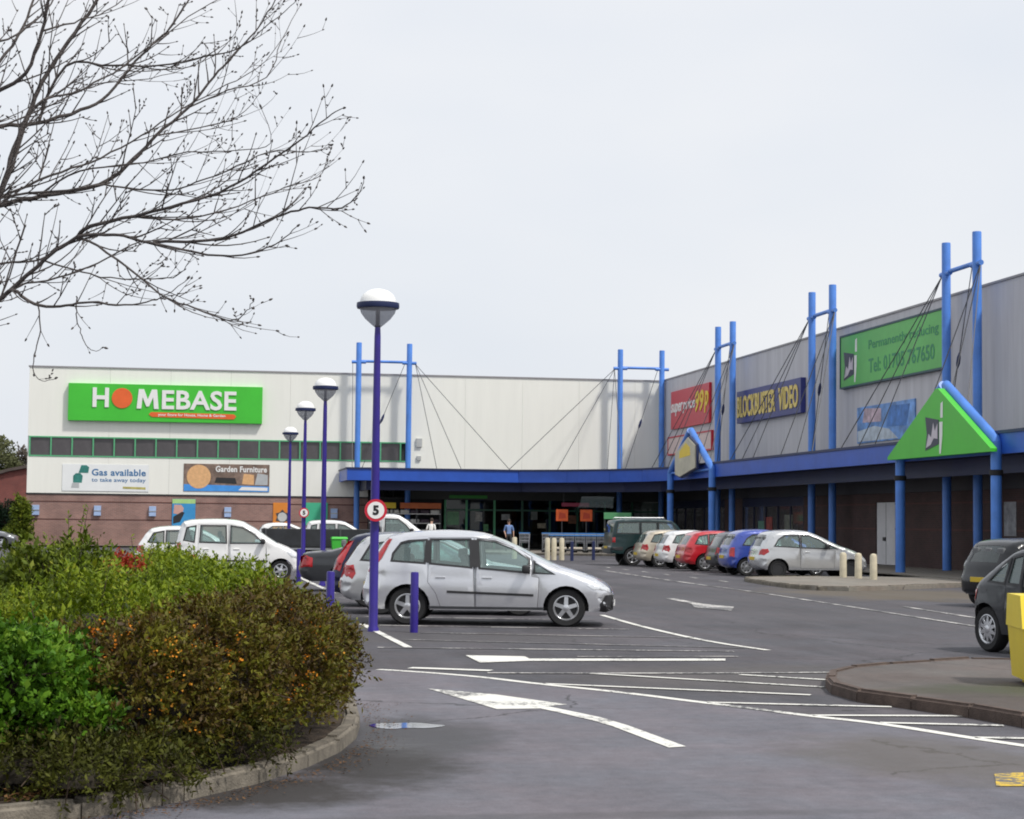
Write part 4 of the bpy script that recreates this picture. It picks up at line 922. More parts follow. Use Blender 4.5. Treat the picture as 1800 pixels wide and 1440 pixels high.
LAMPR = mat('tail_lamp_red', (0.42, 0.008, 0.012), 0.15, 0.25, 12, 0, 0, 40, 0.6)
LAMPW = mat('clear_lamp', (0.70, 0.72, 0.74), 0.12, 0.15, 10, 0.3, 0, 40, 0.8)
PLATEY = mat('rear_plate_yellow', (0.60, 0.42, 0.02), 0.5, 0.05, 5)
SEAT = mat('seat_fabric', (0.15, 0.155, 0.16), 0.9, 0.3, 5)
def build_car(name, label, sp, pm_, loc, rotz, cat='car', group=None, style='six', wheelm=None):
    c = Car(sp); root = thing(name, label, cat, loc, rotz, group)
    doors = sp.get('doors', []); wins = sp['wins']; glass = sp.get('glass', GLASSCAR)
    outl = c.outline()
    i0, i1 = sp['rear_glass']; j0, j1 = sp['screen']
    def near(p): return min(range(len(c.prof)), key=lambda i: (c.prof[i][0] - p[0]) ** 2 + (c.prof[i][1] - p[1]) ** 2)
    ra, rb_, sa, sb = near(i0), near(i1), near(j0), near(j1)
    m_in = lambda j, m: 2 <= j <= m - 4 or (j in (1, m - 3 + 0) and False)
    def iswin(i, j, m): return (1 <= j <= m - 3) and (ra <= i < rb_ or sa <= i < sb)
    dholes = [d for d in doors]
    loose = [w_ for w_ in wins if not any(inpoly(np.array([np.mean(np.array(w_), 0)]), d)[0] for d in doors)]
    body = MB()
    for s in (-1, 1):
        q = c.patch(outl, 0, s, .10, dholes + loose, True); body.add(q.v, q.f)
    q = c.strip(lambda i, j, m: not iswin(i, j, m)); body.add(q.v, q.f)
    bo = part('body', body, pm_, root, 38)
    for s in (-1, 1):
        for d in doors:
            dw = [w_ for w_ in wins if inpoly(np.array([np.mean(np.array(w_), 0)]), d)[0]]
            do = part('door', c.patch(inset_poly(d, .007), 0, s, .10, dw, True), pm_, root, 38)
            ar = np.array(d); hz = sp['belt'] - .16; hx = ar[:, 0].min() + .13
            hy = float(c.y([[hx + .06, hz]])[0])
            part('handle', MB().bbox(hx, hx + .17, s * hy - .022, s * hy + .022, hz - .014, hz + .018, .008), pm_ if sp.get('paint_handles', True) else DARK, do)
        for w_ in wins:
            part('side_window', c.patch(inset_poly(w_, .012), -.012, s, .14), glass, root, 60)
            fo_ = part('window_frame', c.patch(inset_poly(w_, -.022), .004, s, .2, [inset_poly(w_, .012)]), DARK, root, 60)
        for poly, mm2 in sp.get('patches', []):
            part({id(LAMPR): 'tail_light', id(LAMPW): 'headlight'}.get(id(mm2), 'trim'), c.patch(poly, .007, s, .07, [], True), mm2, root, 60)
        if 'mirror' in sp:
            mx_, mz_ = sp['mirror']; my = float(c.y([[mx_, mz_]])[0])
            part('mirror', MB().bbox(mx_ - .07, mx_ + .06, min(s * (my + .02), s * (my + .20)), max(s * (my + .02), s * (my + .20)), mz_ - .06, mz_ + .08, .03), sp.get('mirror_mat', pm_), root, 50)
    part('rear_window', c.strip(lambda i, j, m: (1 <= j <= m - 3) and ra <= i < rb_, .006), sp.get('rglass', GLASSREAR), root, 60)
    part('windscreen', c.strip(lambda i, j, m: (1 <= j <= m - 3) and sa <= i < sb, .006), glass, root, 60)
    xr = c.prof[0][0] + .12; xf = c.prof[-1][0] - .12
    ch = MB().box(xr, xf, -c.W + .16, c.W - .16, sp['sill'] + .0, sp['sill'] + .06).box(xr + .02, xf - .1, -c.W + .34, c.W - .34, sp['sill'] + .061, sp['sill'] + .42)
    part('chassis', ch, BLACK, root)
    sx = sp.get('seats', [1.35, .35])
    for k, x in enumerate(sx):
        for yy in ((-.36, .36) if k == 0 else (-.42, 0, .42)):
            st_ = MB().bbox(x - .30, x + .12, yy - .22, yy + .22, sp['belt'] - .42, sp['belt'] - .28, .04)
            vs = MB().bbox(-.06, .06, yy - .21, yy + .21, 0, .62, .04)
            st_.add([(v[0] + x - .30 - v[2] * .25, v[1], v[2] + sp['belt'] - .40) for v in vs.v], vs.f)
            h = MB().bbox(x - .54, x - .44, yy - .11, yy + .11, sp['belt'] + .17, sp['belt'] + .33, .03); st_.add(h.v, h.f)
            part('seat', st_, SEAT, root, 40)
    dx = j1[0]; part('dashboard', MB().bbox(dx - .55, dx - .12, -c.W + .2, c.W - .2, sp['belt'] - .35, sp['belt'] - .02, .06), DARK, root, 40)
    part('parcel_shelf', MB().box(i0[0] + .08, i0[0] + .5, -c.W + .2, c.W - .2, sp['belt'] - .10, sp['belt'] - .06), SEAT, root)
    zp = sp['plate']; xp = c.xat(zp, False)
    part('number_plate', MB().bbox(xp - .035, xp + .02, -.26, .26, zp - .055, zp + .055, .006), PLATEY, root)
    zf = max(.40, c.prof[-1][1] + .10); xq = c.xat(zf, True)
    part('number_plate', MB().bbox(xq - .02, xq + .03, -.26, .26, zf - .055, zf + .055, .006), SWHITE, root)
    ty, rm, dk = wheel_meshes(sp['tyre'], style)
    for ax in sp['axles']:
        for s in (-1, 1):
            wo = link('wheel', ty, root, (ax, s * (c.W - .13), sp['tyre']), 0 if s < 0 else math.pi)
            link('rim', rm, wo); link('brake_disc', dk, wo)
    return root, c

TRIM = DARK
MPV = dict(w=1.80, belt=.98, sill=.27, tyre=.325, axles=(0, 2.64), plate=.66, tum=.24, rend=.36, round=2, screen=((1.42, 1.535), (2.42, 1.03)), rear_glass=((-.66, 1.06), (-.45, 1.42)),
    prof=[(-.60, .28), (-.72, .32), (-.79, .44), (-.80, .60), (-.75, .72), (-.72, .92), (-.66, 1.06), (-.45, 1.42), (-.30, 1.535), (.25, 1.60), (.85, 1.61), (1.42, 1.535), (2.42, 1.03), (2.62, .97), (2.95, .875), (3.22, .77), (3.38, .64), (3.43, .50), (3.43, .38), (3.38, .28), (3.25, .25)],
    wins=[[(-.27, 1.10), (-.25, 1.22), (-.12, 1.40), (0, 1.435), (.30, 1.455), (.28, 1.065)], [(.375, 1.06), (.375, 1.465), (1.03, 1.475), (1.06, 1.0)], [(1.20, .99), (1.16, 1.475), (1.45, 1.445), (1.76, 1.325), (2.02, 1.15), (2.02, .925)], [(2.11, .92), (2.11, 1.10), (2.44, .90)]],
    doors=[[(.335, 1.50), (1.095, 1.515), (1.125, .32), (.55, .32), (.47, .55), (.335, .74)], [(1.105, 1.515), (1.47, 1.485), (1.78, 1.365), (2.06, 1.20), (2.07, .86), (2.19, .84), (2.17, .32), (1.135, .32)]],
    mirror=(1.98, .97), mirror_mat=DARK,
    patches=[([(-.62, .87), (-.72, .90), (-.56, 1.16), (-.36, 1.49), (-.28, 1.47), (-.46, 1.12)], LAMPR), ([(2.98, .72), (3.12, .80), (3.36, .66), (3.36, .60), (3.1, .64)], LAMPW),
             ([(.66, .56), (.66, .60), (2.10, .555), (2.10, .515)], DARK), ([(1.04, 1.01), (1.015, 1.47), (1.175, 1.47), (1.215, 1.0)], DARK), ([(.27, 1.08), (.285, 1.45), (.39, 1.46), (.39, 1.07)], DARK), ([(3.2, .27), (3.2, .40), (3.30, .55), (3.42, .55), (3.42, .30), (3.3, .255)], DARK), ([(.36, .285), (.36, .33), (2.26, .33), (2.26, .285)], MATS['dark_grey_metal'])])
MICRO = dict(w=1.62, belt=1.03, sill=.26, tyre=.29, axles=(0, 2.36), plate=.7, tum=.14, rend=.24, rroof=.09, screen=((1.42, 1.58), (2.22, 1.04)), rear_glass=((-.50, 1.06), (-.40, 1.50)),
    prof=[(-.45, .28), (-.54, .34), (-.57, .46), (-.57, .66), (-.53, .95), (-.50, 1.06), (-.40, 1.50), (-.28, 1.64), (.3, 1.68), (1.0, 1.68), (1.42, 1.58), (2.22, 1.04), (2.34, 1.00), (2.62, .89), (2.84, .74), (2.93, .56), (2.93, .40), (2.88, .28), (2.75, .25)],
    wins=[[(-.30, 1.10), (-.22, 1.45), (.02, 1.50), (-.02, 1.06)], [(.14, 1.06), (.16, 1.51), (.84, 1.51), (.86, 1.04)], [(.98, 1.04), (.98, 1.51), (1.30, 1.46), (1.62, 1.28), (1.86, 1.04)]],
    doors=[[(.09, 1.55), (.915, 1.55), (.925, .33), (.50, .33), (.42, .54), (.09, .80)], [(.925, 1.55), (1.34, 1.50), (1.66, 1.32), (1.95, 1.06), (1.96, .33), (.935, .33)]],
    mirror=(1.86, 1.08), mirror_mat=DARK, seats=[1.15, .25],
    patches=[([(-.54, .72), (-.49, 1.05), (-.38, 1.03), (-.42, .72)], LAMPR), ([(2.52, .80), (2.62, .87), (2.86, .68), (2.84, .62), (2.66, .66)], LAMPW), ([(.45, .53), (.45, .575), (2.0, .575), (2.0, .53)], DARK)])
HATCH = dict(w=1.72, belt=.93, sill=.26, tyre=.31, axles=(0, 2.51), plate=.52, tum=.24, rend=.30, screen=((1.18, 1.385), (1.98, .955)), rear_glass=((-.62, .96), (-.40, 1.30)),
    prof=[(-.55, .27), (-.68, .31), (-.76, .42), (-.77, .60), (-.71, .70), (-.68, .88), (-.62, .96), (-.40, 1.30), (-.22, 1.41), (.3, 1.455), (.8, 1.45), (1.18, 1.385), (1.98, .955), (2.1, .93), (2.6, .85), (2.95, .76), (3.17, .64), (3.24, .50), (3.24, .38), (3.18, .28), (3.05, .25)],
    wins=[[(-.36, .99), (-.20, 1.26), (.10, 1.315), (.10, .96)], [(.18, .96), (.18, 1.325), (.76, 1.34), (.80, .94)], [(.90, .94), (.86, 1.34), (1.12, 1.31), (1.46, 1.14), (1.72, .94)]],
    doors=[[(.14, 1.365), (.83, 1.38), (.85, .32), (.50, .32), (.43, .52), (.14, .74)], [(.84, 1.38), (1.16, 1.345), (1.5, 1.18), (1.84, .96), (1.86, .32), (.86, .32)]],
    mirror=(1.74, .98), seats=[1.1, .2], patches=[([(-.74, .66), (-.66, .91), (-.50, .90), (-.46, .74), (-.52, .64)], LAMPR), ([(2.78, .66), (2.88, .76), (3.14, .62), (3.12, .56)], LAMPW), ([(.46, .50), (.46, .535), (1.95, .535), (1.95, .50)], DARK)])
SALOON = dict(w=1.70, belt=.90, sill=.25, tyre=.30, axles=(0, 2.6), plate=.55, tum=.26, rend=.28, screen=((1.45, 1.33), (2.15, .93)), rear_glass=((-.10, .97), (.45, 1.30)),
    prof=[(-.80, .27), (-.95, .33), (-1.02, .45), (-1.02, .62), (-.98, .80), (-.92, .89), (-.75, .925), (-.10, .97), (.45, 1.30), (.75, 1.36), (1.1, 1.37), (1.45, 1.33), (2.15, .93), (2.3, .90), (2.8, .82), (3.2, .70), (3.36, .56), (3.36, .40), (3.3, .28), (3.15, .25)],
    wins=[[(.28, .93), (.52, 1.20), (.62, 1.25), (1.0, 1.27), (1.02, .91)], [(1.10, .91), (1.08, 1.27), (1.38, 1.24), (1.66, 1.08), (1.86, .91)]],
    doors=[[(.24, .90), (.50, 1.23), (.60, 1.29), (1.05, 1.31), (1.06, .32), (.5, .32), (.42, .50)], [(1.07, 1.31), (1.42, 1.28), (1.72, 1.10), (1.98, .92), (1.98, .32), (1.07, .32)]],
    mirror=(1.9, .95), seats=[1.3, .5], patches=[([(-1.0, .56), (-.99, .84), (-.86, .87), (-.70, .80), (-.70, .58)], LAMPR), ([(2.95, .58), (3.0, .70), (3.28, .56), (3.28, .5)], LAMPW)])
def variant(base, **k):
    d = dict(base); d.update(k); return d
YARIS = dict(w=1.69, belt=1.0, sill=.27, tyre=.295, axles=(0, 2.42), plate=.62, tum=.22, rend=.32, rroof=.12, round=2, screen=((1.22, 1.46), (2.10, 1.04)), rear_glass=((-.50, 1.0), (-.30, 1.37)),
    prof=[(-.42, .28), (-.54, .33), (-.61, .45), (-.62, .62), (-.57, .74), (-.55, .90), (-.50, 1.0), (-.30, 1.37), (-.10, 1.485), (.35, 1.535), (.85, 1.53), (1.22, 1.46), (2.10, 1.04), (2.28, .99), (2.62, .88), (2.88, .74), (3.03, .58), (3.06, .44), (3.03, .32), (2.9, .26)],
    wins=[[(-.12, 1.03), (.02, 1.24), (.22, 1.365), (.70, 1.375), (.70, .99)], [(.77, .985), (.77, 1.375), (1.06, 1.37), (1.40, 1.24), (1.62, 1.08), (1.62, .965)], [(1.69, .96), (1.69, 1.10), (1.98, .95)]],
    doors=[[(.735, 1.415), (1.10, 1.405), (1.44, 1.27), (1.655, 1.13), (1.66, .93), (1.90, .90), (1.86, .32), (.735, .32)]],
    mirror=(1.60, 1.02), mirror_mat=None, seats=[1.0, .15], patches=[([(-.58, .74), (-.52, .95), (-.34, .94), (-.30, .84), (-.46, .73)], LAMPR), ([(2.52, .74), (2.66, .85), (2.96, .60), (2.90, .54)], LAMPW)])
YARIS['mirror_mat'] = DARK
JEEP = dict(w=1.80, belt=1.27, sill=.48, tyre=.37, axles=(0, 2.54), plate=.72, tum=.13, rend=.12, rroof=.06, ends=.02, screen=((1.72, 1.80), (2.10, 1.33)), rear_glass=((-.83, 1.30), (-.74, 1.72)),
    prof=[(-.80, .48), (-.92, .52), (-.94, .72), (-.87, .78), (-.86, 1.15), (-.83, 1.30), (-.74, 1.72), (-.64, 1.84), (.4, 1.88), (1.3, 1.87), (1.72, 1.80), (2.10, 1.33), (2.22, 1.27), (3.0, 1.19), (3.22, 1.08), (3.26, .80), (3.32, .72), (3.32, .52), (3.2, .48)],
    wins=[[(-.68, 1.31), (-.60, 1.73), (.26, 1.75), (.26, 1.30)], [(.34, 1.30), (.34, 1.75), (.98, 1.75), (.98, 1.30)], [(1.06, 1.30), (1.06, 1.75), (1.60, 1.71), (1.92, 1.30)]],
    doors=[[(.30, 1.79), (1.015, 1.79), (1.02, .55), (.55, .55), (.40, .72), (.30, .85)], [(1.025, 1.79), (1.64, 1.75), (1.99, 1.30), (2.0, .55), (1.03, .55)]],
    mirror=(1.96, 1.36), mirror_mat=DARK, seats=[1.3, .4], patches=[([(-.86, .92), (-.85, 1.14), (-.74, 1.14), (-.74, .92)], LAMPR), ([(3.02, .95), (3.02, 1.12), (3.22, 1.06), (3.24, .95)], LAMPW), ([(-.92, .60), (-.88, .76), (-.44, .76), (-.44, .62)], DARK), ([(.5, .80), (.5, .86), (2.0, .86), (2.0, .80)], MATS['dark_grey_metal'])], paint_handles=False)

SILVER = paint('silver', (0.66, 0.67, 0.70), 0.6, 0.26)
SILVER2 = paint('pale_silver', (0.56, 0.57, 0.58), 0.55, 0.26)
CWHITE = paint('white', (0.78, 0.78, 0.77), 0, 0.3)
RED = paint('red', (0.50, 0.012, 0.022), 0, 0.3)
CBLUE = paint('blue', (0.030, 0.065, 0.36), 0.1, 0.3)
CNAVY = paint('navy', (0.012, 0.015, 0.045), 0.1, 0.3)
CBLACK = paint('black', (0.012, 0.013, 0.015), 0.1, 0.25)
GREY = paint('grey', (0.13, 0.135, 0.145), 0.3, 0.3)
DKGREY = paint('dark_grey', (0.045, 0.048, 0.053), 0.3, 0.28)
BEIGE = paint('beige', (0.52, 0.46, 0.36), 0.3, 0.35)
TEALG = paint('dark_green', (0.013, 0.034, 0.036), 0.1, 0.3)
ROWL, ROWR = 'cars parked in the left bays', 'cars parked in the far right bays'
build_car('parked_car', 'silver five door people carrier parked side on behind the nearest lamp post', MPV, SILVER, (3.60, 31.6, 0), R(-12), 'car', ROWL, 'five')[0].scale = (.985, 1, .955)
build_car('parked_car', 'silver hatchback mostly hidden behind the silver people carrier', HATCH, SILVER2, (3.42, 34.9, 0), R(-8), 'car', ROWL, 'six')
build_car('parked_car', 'navy car with tall red tail lights behind the nearest lamp post', variant(HATCH, patches=[([(-.70, .72), (-.62, .97), (-.42, 1.29), (-.30, 1.31), (-.46, .98), (-.56, .70)], LAMPR)]), CNAVY, (3.45, 37.8, 0), R(-8), 'car', ROWL, 'six')
build_car('parked_car', 'low dark saloon with a red tail light, left of the second lamp post', SALOON, DKGREY, (3.5, 45.6, 0), R(-6), 'car', ROWL, 'six')
build_car('parked_car', 'white boxy small car behind the hedge, seen from its right side', MICRO, CWHITE, (-0.03, 53.3, 0), R(-2), 'car', ROWL, 'six')
build_car('parked_car', 'white hatchback showing only its tail behind the white boxy car', HATCH, CWHITE, (-1.05, 58.0, 0), R(-2), 'car', ROWL, 'six')
build_car('parked_car', 'white people carrier with big windows beyond the dark flatbed', MICRO, CWHITE, (5.35, 86.2, 0), R(-2), 'car', ROWL, 'six')
build_car('parked_car', 'small white car left of the third lamp post beyond the flatbed', YARIS, CWHITE, (3.4, 92.5, 0), R(-2), 'car', ROWL, 'six')
build_car('parked_car', 'silver three door hatchback with dark wheels beside the cream bollards', YARIS, SILVER2, (18.35, 58.8, 0), 0, 'car', ROWR, 'dark')
build_car('parked_car', 'bright blue small hatchback between the silver hatchback and the grey car', variant(YARIS, patches=[([(-.58, .62), (-.52, .95), (-.40, .94), (-.42, .62)], LAMPR)]), CBLUE, (18.05, 61.3, 0), 0, 'car', ROWR, 'cap')
build_car('parked_car', 'dark grey hatchback squeezed between the blue and red cars', HATCH, DKGREY, (18.5, 64.0, 0), 0, 'car', ROWR, 'cap')
build_car('parked_car', 'bright red hatchback in the far right row', HATCH, RED, (18.1, 66.7, 0), 0, 'car', ROWR, 'cap')
build_car('parked_car', 'white hatchback between the red and beige cars', HATCH, CWHITE, (18.06, 69.8, 0), 0, 'car', ROWR, 'six')
build_car('parked_car', 'beige hatchback in front of the dark green off-roader', HATCH, BEIGE, (17.85, 72.4, 0), 0, 'car', ROWR, 'six')
jr, jc = build_car('off_roader', 'tall dark green off-roader with roof rails, last in the far right row', JEEP, TEALG, (17.35, 74.9, 0), 0, 'off-roader', ROWR, 'six')
part('spare_wheel_cover', MB().lathe([(0.36, 0), (0.36, .2), (.33, .23), (0, .235)], 24, axis='y'), BLACK, jr, 40)
sw = jr.children[-1]
for v in sw.data.vertices: v.co = Vector((v.co.y * 1.0 - .90, v.co.x + .1, v.co.z + 1.02))
for s in (-1, 1): part('roof_rail', MB().tube([(-.5, s * .68, 1.87), (-.45, s * .68, 1.93), (1.3, s * .68, 1.94), (1.35, s * .68, 1.88)], .018, 6), STEEL, jr)
build_car('parked_car', 'black hatchback with round tail behind the nearer grey car at the right edge', variant(YARIS, patches=[([(-.55, .86), (-.46, 1.04), (-.36, 1.04), (-.40, .86)], LAMPW)], glass=GLASSDK), CBLACK, (17.0, 38.0, 0), R(14), 'car', 'dark cars at the right edge', 'six')[0].scale = (1, 1, .95)
COUPE = variant(HATCH, prof=[(-.28, .27), (-.42, .33), (-.47, .45), (-.47, .66), (-.43, .82), (-.36, .93), (.34, 1.33), (.62, 1.42), (.95, 1.45), (1.25, 1.40), (1.98, .955), (2.1, .93), (2.6, .85), (2.95, .76), (3.17, .64), (3.24, .50), (3.24, .38), (3.18, .28), (3.05, .25)],
    rear_glass=((-.36, .93), (.34, 1.33)), screen=((1.25, 1.40), (1.98, .955)), round=2, wins=[[(.08, .97), (.40, 1.22), (.50, 1.27), (.46, .95)], [(.54, .95), (.58, 1.30), (.80, 1.34), (.82, .94)], [(.92, .94), (.90, 1.34), (1.14, 1.32), (1.46, 1.14), (1.72, .94)]],
    doors=[[(.50, .90), (.54, 1.34), (.86, 1.38), (.87, .32), (.52, .32), (.45, .5)], [(.88, 1.38), (1.16, 1.36), (1.5, 1.18), (1.84, .96), (1.86, .32), (.88, .32)]], seats=[1.3, .6],
    patches=[([(-.44, .66), (-.38, .88), (-.20, .86), (-.24, .70)], LAMPR)] + HATCH['patches'][1:])
build_car('parked_car', 'dark grey hatchback at the right edge behind the yellow grit bin', COUPE, DKGREY, (11.50, 24.55, 0), R(-80), 'car', 'dark cars at the right edge', 'ten')
build_car('parked_car', 'silver grey car at the far left edge below the trees', HATCH, GREY, (-12.6, 103.2, 0), R(-4), 'car', ROWL, 'six')

# flatbed tipper
CAB = dict(w=1.86, belt=1.22, sill=.45, tyre=.34, axles=(4.85,), plate=.8, tum=.16, rend=.20, rroof=.08, ends=.03, screen=((3.98, 1.88), (4.72, 1.30)), rear_glass=((3.15, 1.30), (3.17, 1.75)),
    prof=[(3.14, .46), (3.14, .9), (3.15, 1.30), (3.17, 1.75), (3.24, 1.90), (3.6, 1.95), (3.98, 1.88), (4.72, 1.30), (4.95, 1.22), (5.4, 1.05), (5.6, .85), (5.64, .6), (5.58, .46)],
    wins=[[(3.32, 1.28), (3.34, 1.78), (3.82, 1.76), (4.10, 1.55), (4.32, 1.28)]], doors=[[(3.26, 1.83), (3.86, 1.81), (4.16, 1.60), (4.42, 1.26), (4.42, .52), (3.26, .52)]],
    mirror=(4.32, 1.34), mirror_mat=DARK, seats=[3.75], patches=[([(5.3, .88), (5.35, 1.02), (5.56, .86), (5.55, .78)], LAMPW)])
tk, tkc = build_car('tipper_truck', 'flatbed truck with dark dropside bed and white cab beyond the second lamp post', CAB, CWHITE, (3.60, 71.0, 0), 0, 'truck', None, 'dark')
part('bed_floor', MB().box(-1.15, 3.08, -.95, .95, .66, .74), DARK, tk)
BEDM = mat('bed_dark_paint', (0.020, 0.022, 0.026), 0.6, 0.35, 2)
for s in (-1, 1):
    part('dropside', MB().bbox(-1.15, 3.08, s * .95 - .025, s * .95 + .025, .745, 1.36, .01), BEDM, tk)
    for x in (-1.1, .3, 1.65, 3.02): part('post', MB().box(x - .035, x + .035, s * .985 - .02, s * .985 + .02, .66, 1.38), DGREY, tk)
    part('bed_rail', MB().box(-1.16, 3.09, s * .975 - .03, s * .975 + .03, .60, .655), STEEL, tk)
part('tailgate', MB().bbox(-1.2, -1.152, -.95, .95, .745, 1.36, .01), BEDM, tk); part('headboard', MB().bbox(3.05, 3.10, -.95, .95, .745, 1.50, .01), BEDM, tk)
part('chassis_rail', MB().box(-1.0, 4.0, -.45, -.33, .42, .60).box(-1.0, 4.0, .33, .45, .42, .60), BLACK, tk)
ty, rm, dk = wheel_meshes(.34, 'dark')
for s in (-1, 1):
    wo = link('wheel', ty, tk, (.35, s * .78, .34), 0 if s < 0 else math.pi); link('rim', rm, wo); link('brake_disc', dk, wo)
gbin = thing('wheelie_bin', 'bright green plastic wheeled bin between the second lamp post and the navy car', 'bin', (5.15, 69.2, 0))
GB = mat('bin_green', (0.06, 0.50, 0.05), 0.45, 0.06, 2)
part('body', hexa(MB(), (-.22, .22, -.25, .25, .12), (-.28, .28, -.33, .33, 1.02)), GB, gbin); part('lid', hexa(MB(), (-.30, .30, -.36, .36, 1.021), (-.27, .27, -.30, .34, 1.09)), GB, gbin)
for s in (-1, 1): part('wheel', MB().lathe([(.1, -.025), (.1, .025)], 14, (s * .22, .26, .10), 'y'), BLACK, gbin)

# ------------------------------------------------------------------ shop entrance furniture
rk = thing('display_rack', 'wide shelf stack under yellow and orange header boards left of the entrance', 'display rack', (12.1, 110.7, 0.10))
for x in (-2.1, -.7, .7, 2.1): part('post', MB().box(x - .04, x + .04, 0, .6, 0, 2.5), DGREY, rk)
for z in (.12, .85, 1.45, 2.0): part('shelf', MB().box(-2.12, 2.12, -.02, .62, z, z + .05), WHITE, rk)
part('header_board', MB().bbox(-2.14, -.55, -.06, -.02, 2.34, 2.68, .01), YELLOW, rk); part('header_board', MB().bbox(-.30, 2.14, -.06, -.02, 2.34, 2.68, .01), mat('header_orange', (0.55, 0.13, 0.03), 0.5), rk)
BAG = mat('stock_bag', (0.62, 0.62, 0.60), 0.6, 0.2, 3); BAG2 = mat('stock_bag_dark', (0.06, 0.04, 0.06), 0.6, 0.3, 3)
wh = ['top shelf', 'second shelf', 'third shelf']
bagm = [MB().bbox(-.27, .27, -.2, .2, 0, .22, .07).mesh('stock_bag', m_, 50) for m_ in (BAG, BAG2)]
for zi, z in enumerate((2.05, 1.5, .90)):
    for i in range(7):
        k = 1 if (i * 7 + zi * 3) % 5 in (0, 3) else 0
        o = link('stock_bag', bagm[k], None, (12.1 - 1.8 + i * .6, 110.95, 0.10 + z), R(random.uniform(-6, 6)))
        setp(o, '%s stock bag, %s from the left on the %s of the rack' % ('dark' if k else 'white', ['first', 'second', 'third', 'fourth', 'fifth', 'sixth', 'seventh'][i], wh[zi]), 'stock bag', 'stock bags on the %s of the rack' % wh[zi])
for i, (x, lb) in enumerate(((20.35, 'left orange square poster above the trolley row'), (21.75, 'right orange square poster above the trolley row'))):
    q = sign_board('poster_board', lb, 'poster', 0.68, 0.66, (x, 104.5, 2.12), R(-8), mat('poster_orange', (0.72, 0.115, 0.02), 0.5, 0.15, 3), 0.04, None, 'orange posters above the trolleys')
    part('post', MB().box(-.03, .03, 0.001, .05, -2.0, .3), DGREY, q); part('print', MB().slab_xz([(-.2, -.2), (.22, -.16), (.18, .1), (-.15, .18)], -.046, -.041), mat('poster_orange_dark', (0.5, 0.05, 0.015), 0.5), q)
q = sign_board('hanging_sign', 'dim red strip sign above the right orange poster', 'sign', 1.6, .22, (21.6, 106.9, 2.75), R(-8), mat('dim_red', (0.28, 0.02, 0.06), 0.5), 0.04)
part('hanger', MB().box(-.7, -.67, -.03, -.01, .11, .72), DGREY, q); part('hanger', MB().box(.67, .7, -.03, -.01, .11, .72), DGREY, q)
q = sign_board('display_stand', 'green headed plant stall behind the dark green off-roader', 'plant stall', 1.5, .36, (22.6, 100.2, 2.10), R(-12), mat('stall_green', (0.10, 0.34, 0.14), 0.5, 0.1, 2), 0.05)
for x in (-.7, .7): part('post', MB().box(x - .03, x + .03, 0.0, .06, -2.0, .1), DGREY, q)
part('bench', MB().box(-.72, .72, -.3, .3, -1.25, -1.18), WHITE, q)
lv = MB(); rr = random.Random(5)
for _ in range(160):
    x, y, z = rr.uniform(-.7, .7), rr.uniform(-.28, .28), rr.uniform(-1.15, -.4); s_ = rr.uniform(.04, .09); a = Vector((rr.uniform(-1, 1), rr.uniform(-1, 1), rr.uniform(-.3, 1))).normalized() * s_; b = a.orthogonal().normalized() * s_ * .6
    p = Vector((x, y, z)); lv.add([p - a, p + b, p + a, p - b], [(0, 1, 2, 3)])
part('foliage', lv, leaf_mat('stall_leaves', [(0.10, 0.16, 0.03), (0.22, 0.20, 0.05), (0.30, 0.28, 0.18)]), q)

# shopping trolleys
tmb = MB()
def bar(a, b, r=.012): tmb.tube([a, b], r, 5)
for z, s in ((.98, 1.0), (.80, .96), (.62, .92)):
    w0, w1, d0, d1 = -.28 * s, .28 * s, -.42, .42 * s
    for a, b in (((w0, d0, z), (w1, d0, z)), ((w1, d0, z), (w1 * .8, d1, z)), ((w1 * .8, d1, z), (w0 * .8, d1, z)), ((w0 * .8, d1, z), (w0, d0, z))): bar(a, b)
for k in range(9):
    x = -.25 + .0625 * k; bar((x, -.42, .98), (x * .9, -.42, .50), .007); bar((x * .8, .42, .98), (x * .75, .38, .55), .007); bar((x * .9, -.42, .50), (x * .75, .38, .55), .006)
for k in range(8):
    y = -.36 + .1 * k
    for s in (-1, 1): bar((s * .27, y, .98), (s * .24, y, .52), .006)
fr = MB(); frb = lambda a, b: fr.tube([a, b], .017, 6)
for s in (-1, 1): frb((s * .25, -.42, .98), (s * .25, -.46, .12)); frb((s * .25, -.46, .14), (s * .19, .45, .14)); frb((s * .19, .45, .14), (s * .2, .3, .55))
fr.box(-.22, .22, -.3, .35, .17, .20)
tw = MB()
for x, y in ((-.25, -.44), (.25, -.44), (-.19, .42), (.19, .42)): tw.lathe([(.06, -.015), (.06, .015)], 10, (x, y, .06), 'y')
trol = thing('shopping_trolley', 'wire shopping trolley at the left end of the trolley row', 'shopping trolley', (18.55, 99.3, 0.10), R(-12), 'wire trolleys parked in a row')
part('basket', tmb, STEEL, trol); part('frame', fr, STEEL, trol); part('handle', MB().tube([(-.29, -.5, 1.03), (.29, -.5, 1.03)], .024, 8), mat('trolley_blue', (0.03, 0.20, 0.55), 0.4), trol)
part('castor', tw, BLACK, trol)
tl = ['second', 'third', 'fourth', 'fifth', 'sixth', 'seventh']
for i in range(6):
    c = copy_tree(trol); c.location = (18.55 + .58 * (i + 1), 99.3 - .10 * i, .10); c['label'] = 'wire shopping trolley, %s from the left in the trolley row' % tl[i]
c = copy_tree(trol); c.location = (17.25, 98.9, .10); c['label'] = 'lone wire shopping trolley just behind the pale bollards'
tb = thing('trolley_rail', 'low rail with white buffer blocks along the trolley row', 'trolley rail', (20.4, 98.5, .10), R(-8))
part('rail', MB().tube([(-1.9, 0, .92), (1.9, 0, .92)], .03, 8), MATS['trolley_blue'], tb)
